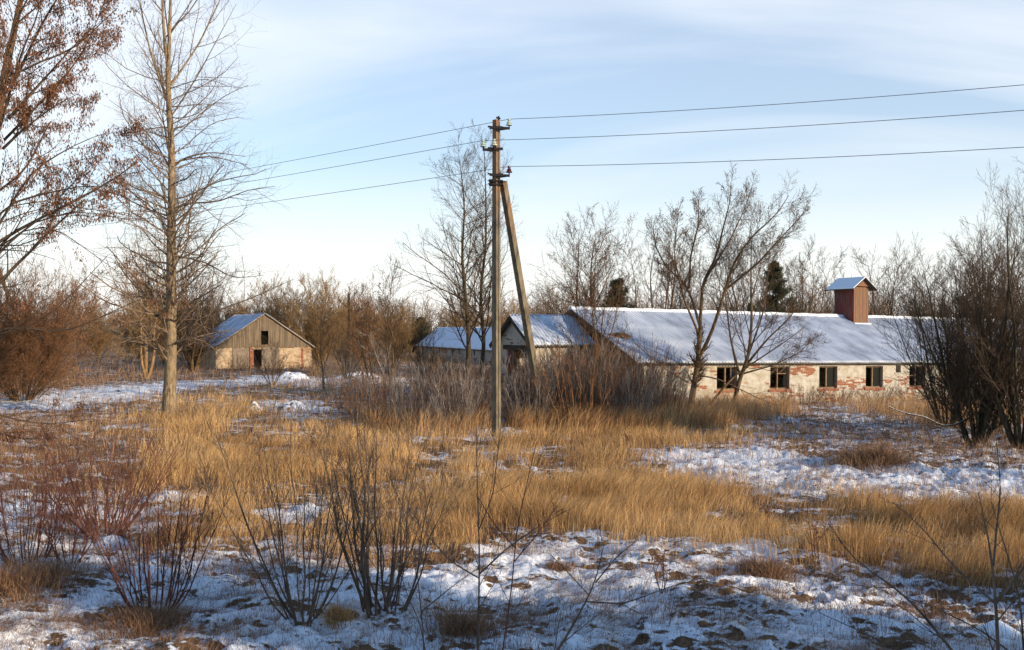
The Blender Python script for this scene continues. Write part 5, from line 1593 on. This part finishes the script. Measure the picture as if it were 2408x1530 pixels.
tussock('rusty grass clump at the left edge beneath the upright shoots', 55, 1400, 2940, 0.83, 0.55, M_weed, 302)
tussock('brown tussock under the dark shoots in the lower left', 350, 1475, 2940, 0.61, 0.40, M_weed, 303)
tussock('mossy brown tussock between the fan bush and golden grass', 430, 1290, 2520, 0.61, 0.44, M_weed, 304)
tussock('small golden tussock at the foot of the tallest shrub', 795, 1480, 900, .18, .26, M_gold, 305)
tussock('short tussock in the lower centre snow below the thin sapling', 1080, 1500, 1200, .45, .30, M_weed, 306)
tussock('small brown tussock in the snow right of the bottom centre', 1310, 1350, 1100, .22, .22, M_weed, 307)
tussock('round brown tussock at the edge of the lower right grass', 1800, 1365, 2400, .42, .30, M_weed, 308)
tussock('brown tuft in the snow gap right of the footpath', 1500, 1130, 1800, .4, .38, M_weed, 309, .009)

# far wood as one mass
def far_wood():
    rs = np.random.RandomState(401)
    n = 900
    th = -.62 + 1.35 * rs.rand(n)
    Y = 138 + 60 * rs.rand(n); X = th * Y
    H = (5.5 + 3.8 * rs.rand(n)) * (1 + .5 * (fbm(th * 16, th * 0, 3) - .5)) * np.where(th > -.05, 1.0, .92)
    P = np.empty((n, 8, 3)); f = np.linspace(0, 1, 8)
    z0 = -.5
    P[:, :, 0] = X[:, None] + .5 * rs.randn(n, 1) * f; P[:, :, 1] = Y[:, None]; P[:, :, 2] = z0 + H[:, None] * f
    R = np.linspace(.11, .02, 8)[None].repeat(n, 0)
    b1 = grow(P, R, rs, 18, .03, 1, 25, 60, .42, .5, .5, .1, 6, .5, .024)
    b2 = grow(*b1, rs, 6, .1, 1, 25, 60, .5, .3, .3, .1, 4, .6, .017)
    V, Q = tubes([(P, R), b1, b2], 3)
    o = mesh_np('far_wood', V, Q, None, M_far, None, smooth=True)
    tag(o, 'distant bare brown wood along the horizon', 'wood', None, 'stuff')
far_wood()

# evergreens added out of view right of the camera to shade the near ground
sp = None
rsx = np.random.RandomState(55)
def spruce(loc, H, seed):
    root = empty('shade_spruce', loc)
    rs = np.random.RandomState(seed)
    T = stack([poly_branch([(0, 0, -.3), (0, 0, H * .5), (.02, 0, H)], .12, .015, 14)])
    b1 = grow(*T, rs, 120, .04, .98, 68, 88, .30, .85, .1, .05, 6, .22, .012, .3)
    lv = hang_leaves(b1, rs, 9000, (.14, .30), .05, .25, 6, .13)
    finish('sp', root, [T], [b1], M_bark_dk, M_bark_dk, 6, lv, M_needle)
    return root
k = 0
for i in range(11):
    x = 19.5 + i * 2.5 + rsx.uniform(-.5, .5); y = -2.6 - .10 * i + rsx.uniform(-.7, .7)
    h = rsx.uniform(5.0, 7.6)
    l = (x, y, gz1(x, y))
    if sp is None:
        sp = spruce(l, 6.6, 501); o = sp; tag(o, 'dense young spruce added out of view in the row shading the near ground', 'tree', 'spruces added out of view to shade the near ground')
    else:
        o = place(sp, sp['label'], l, h / 6.6, rsx.uniform(0, 6))
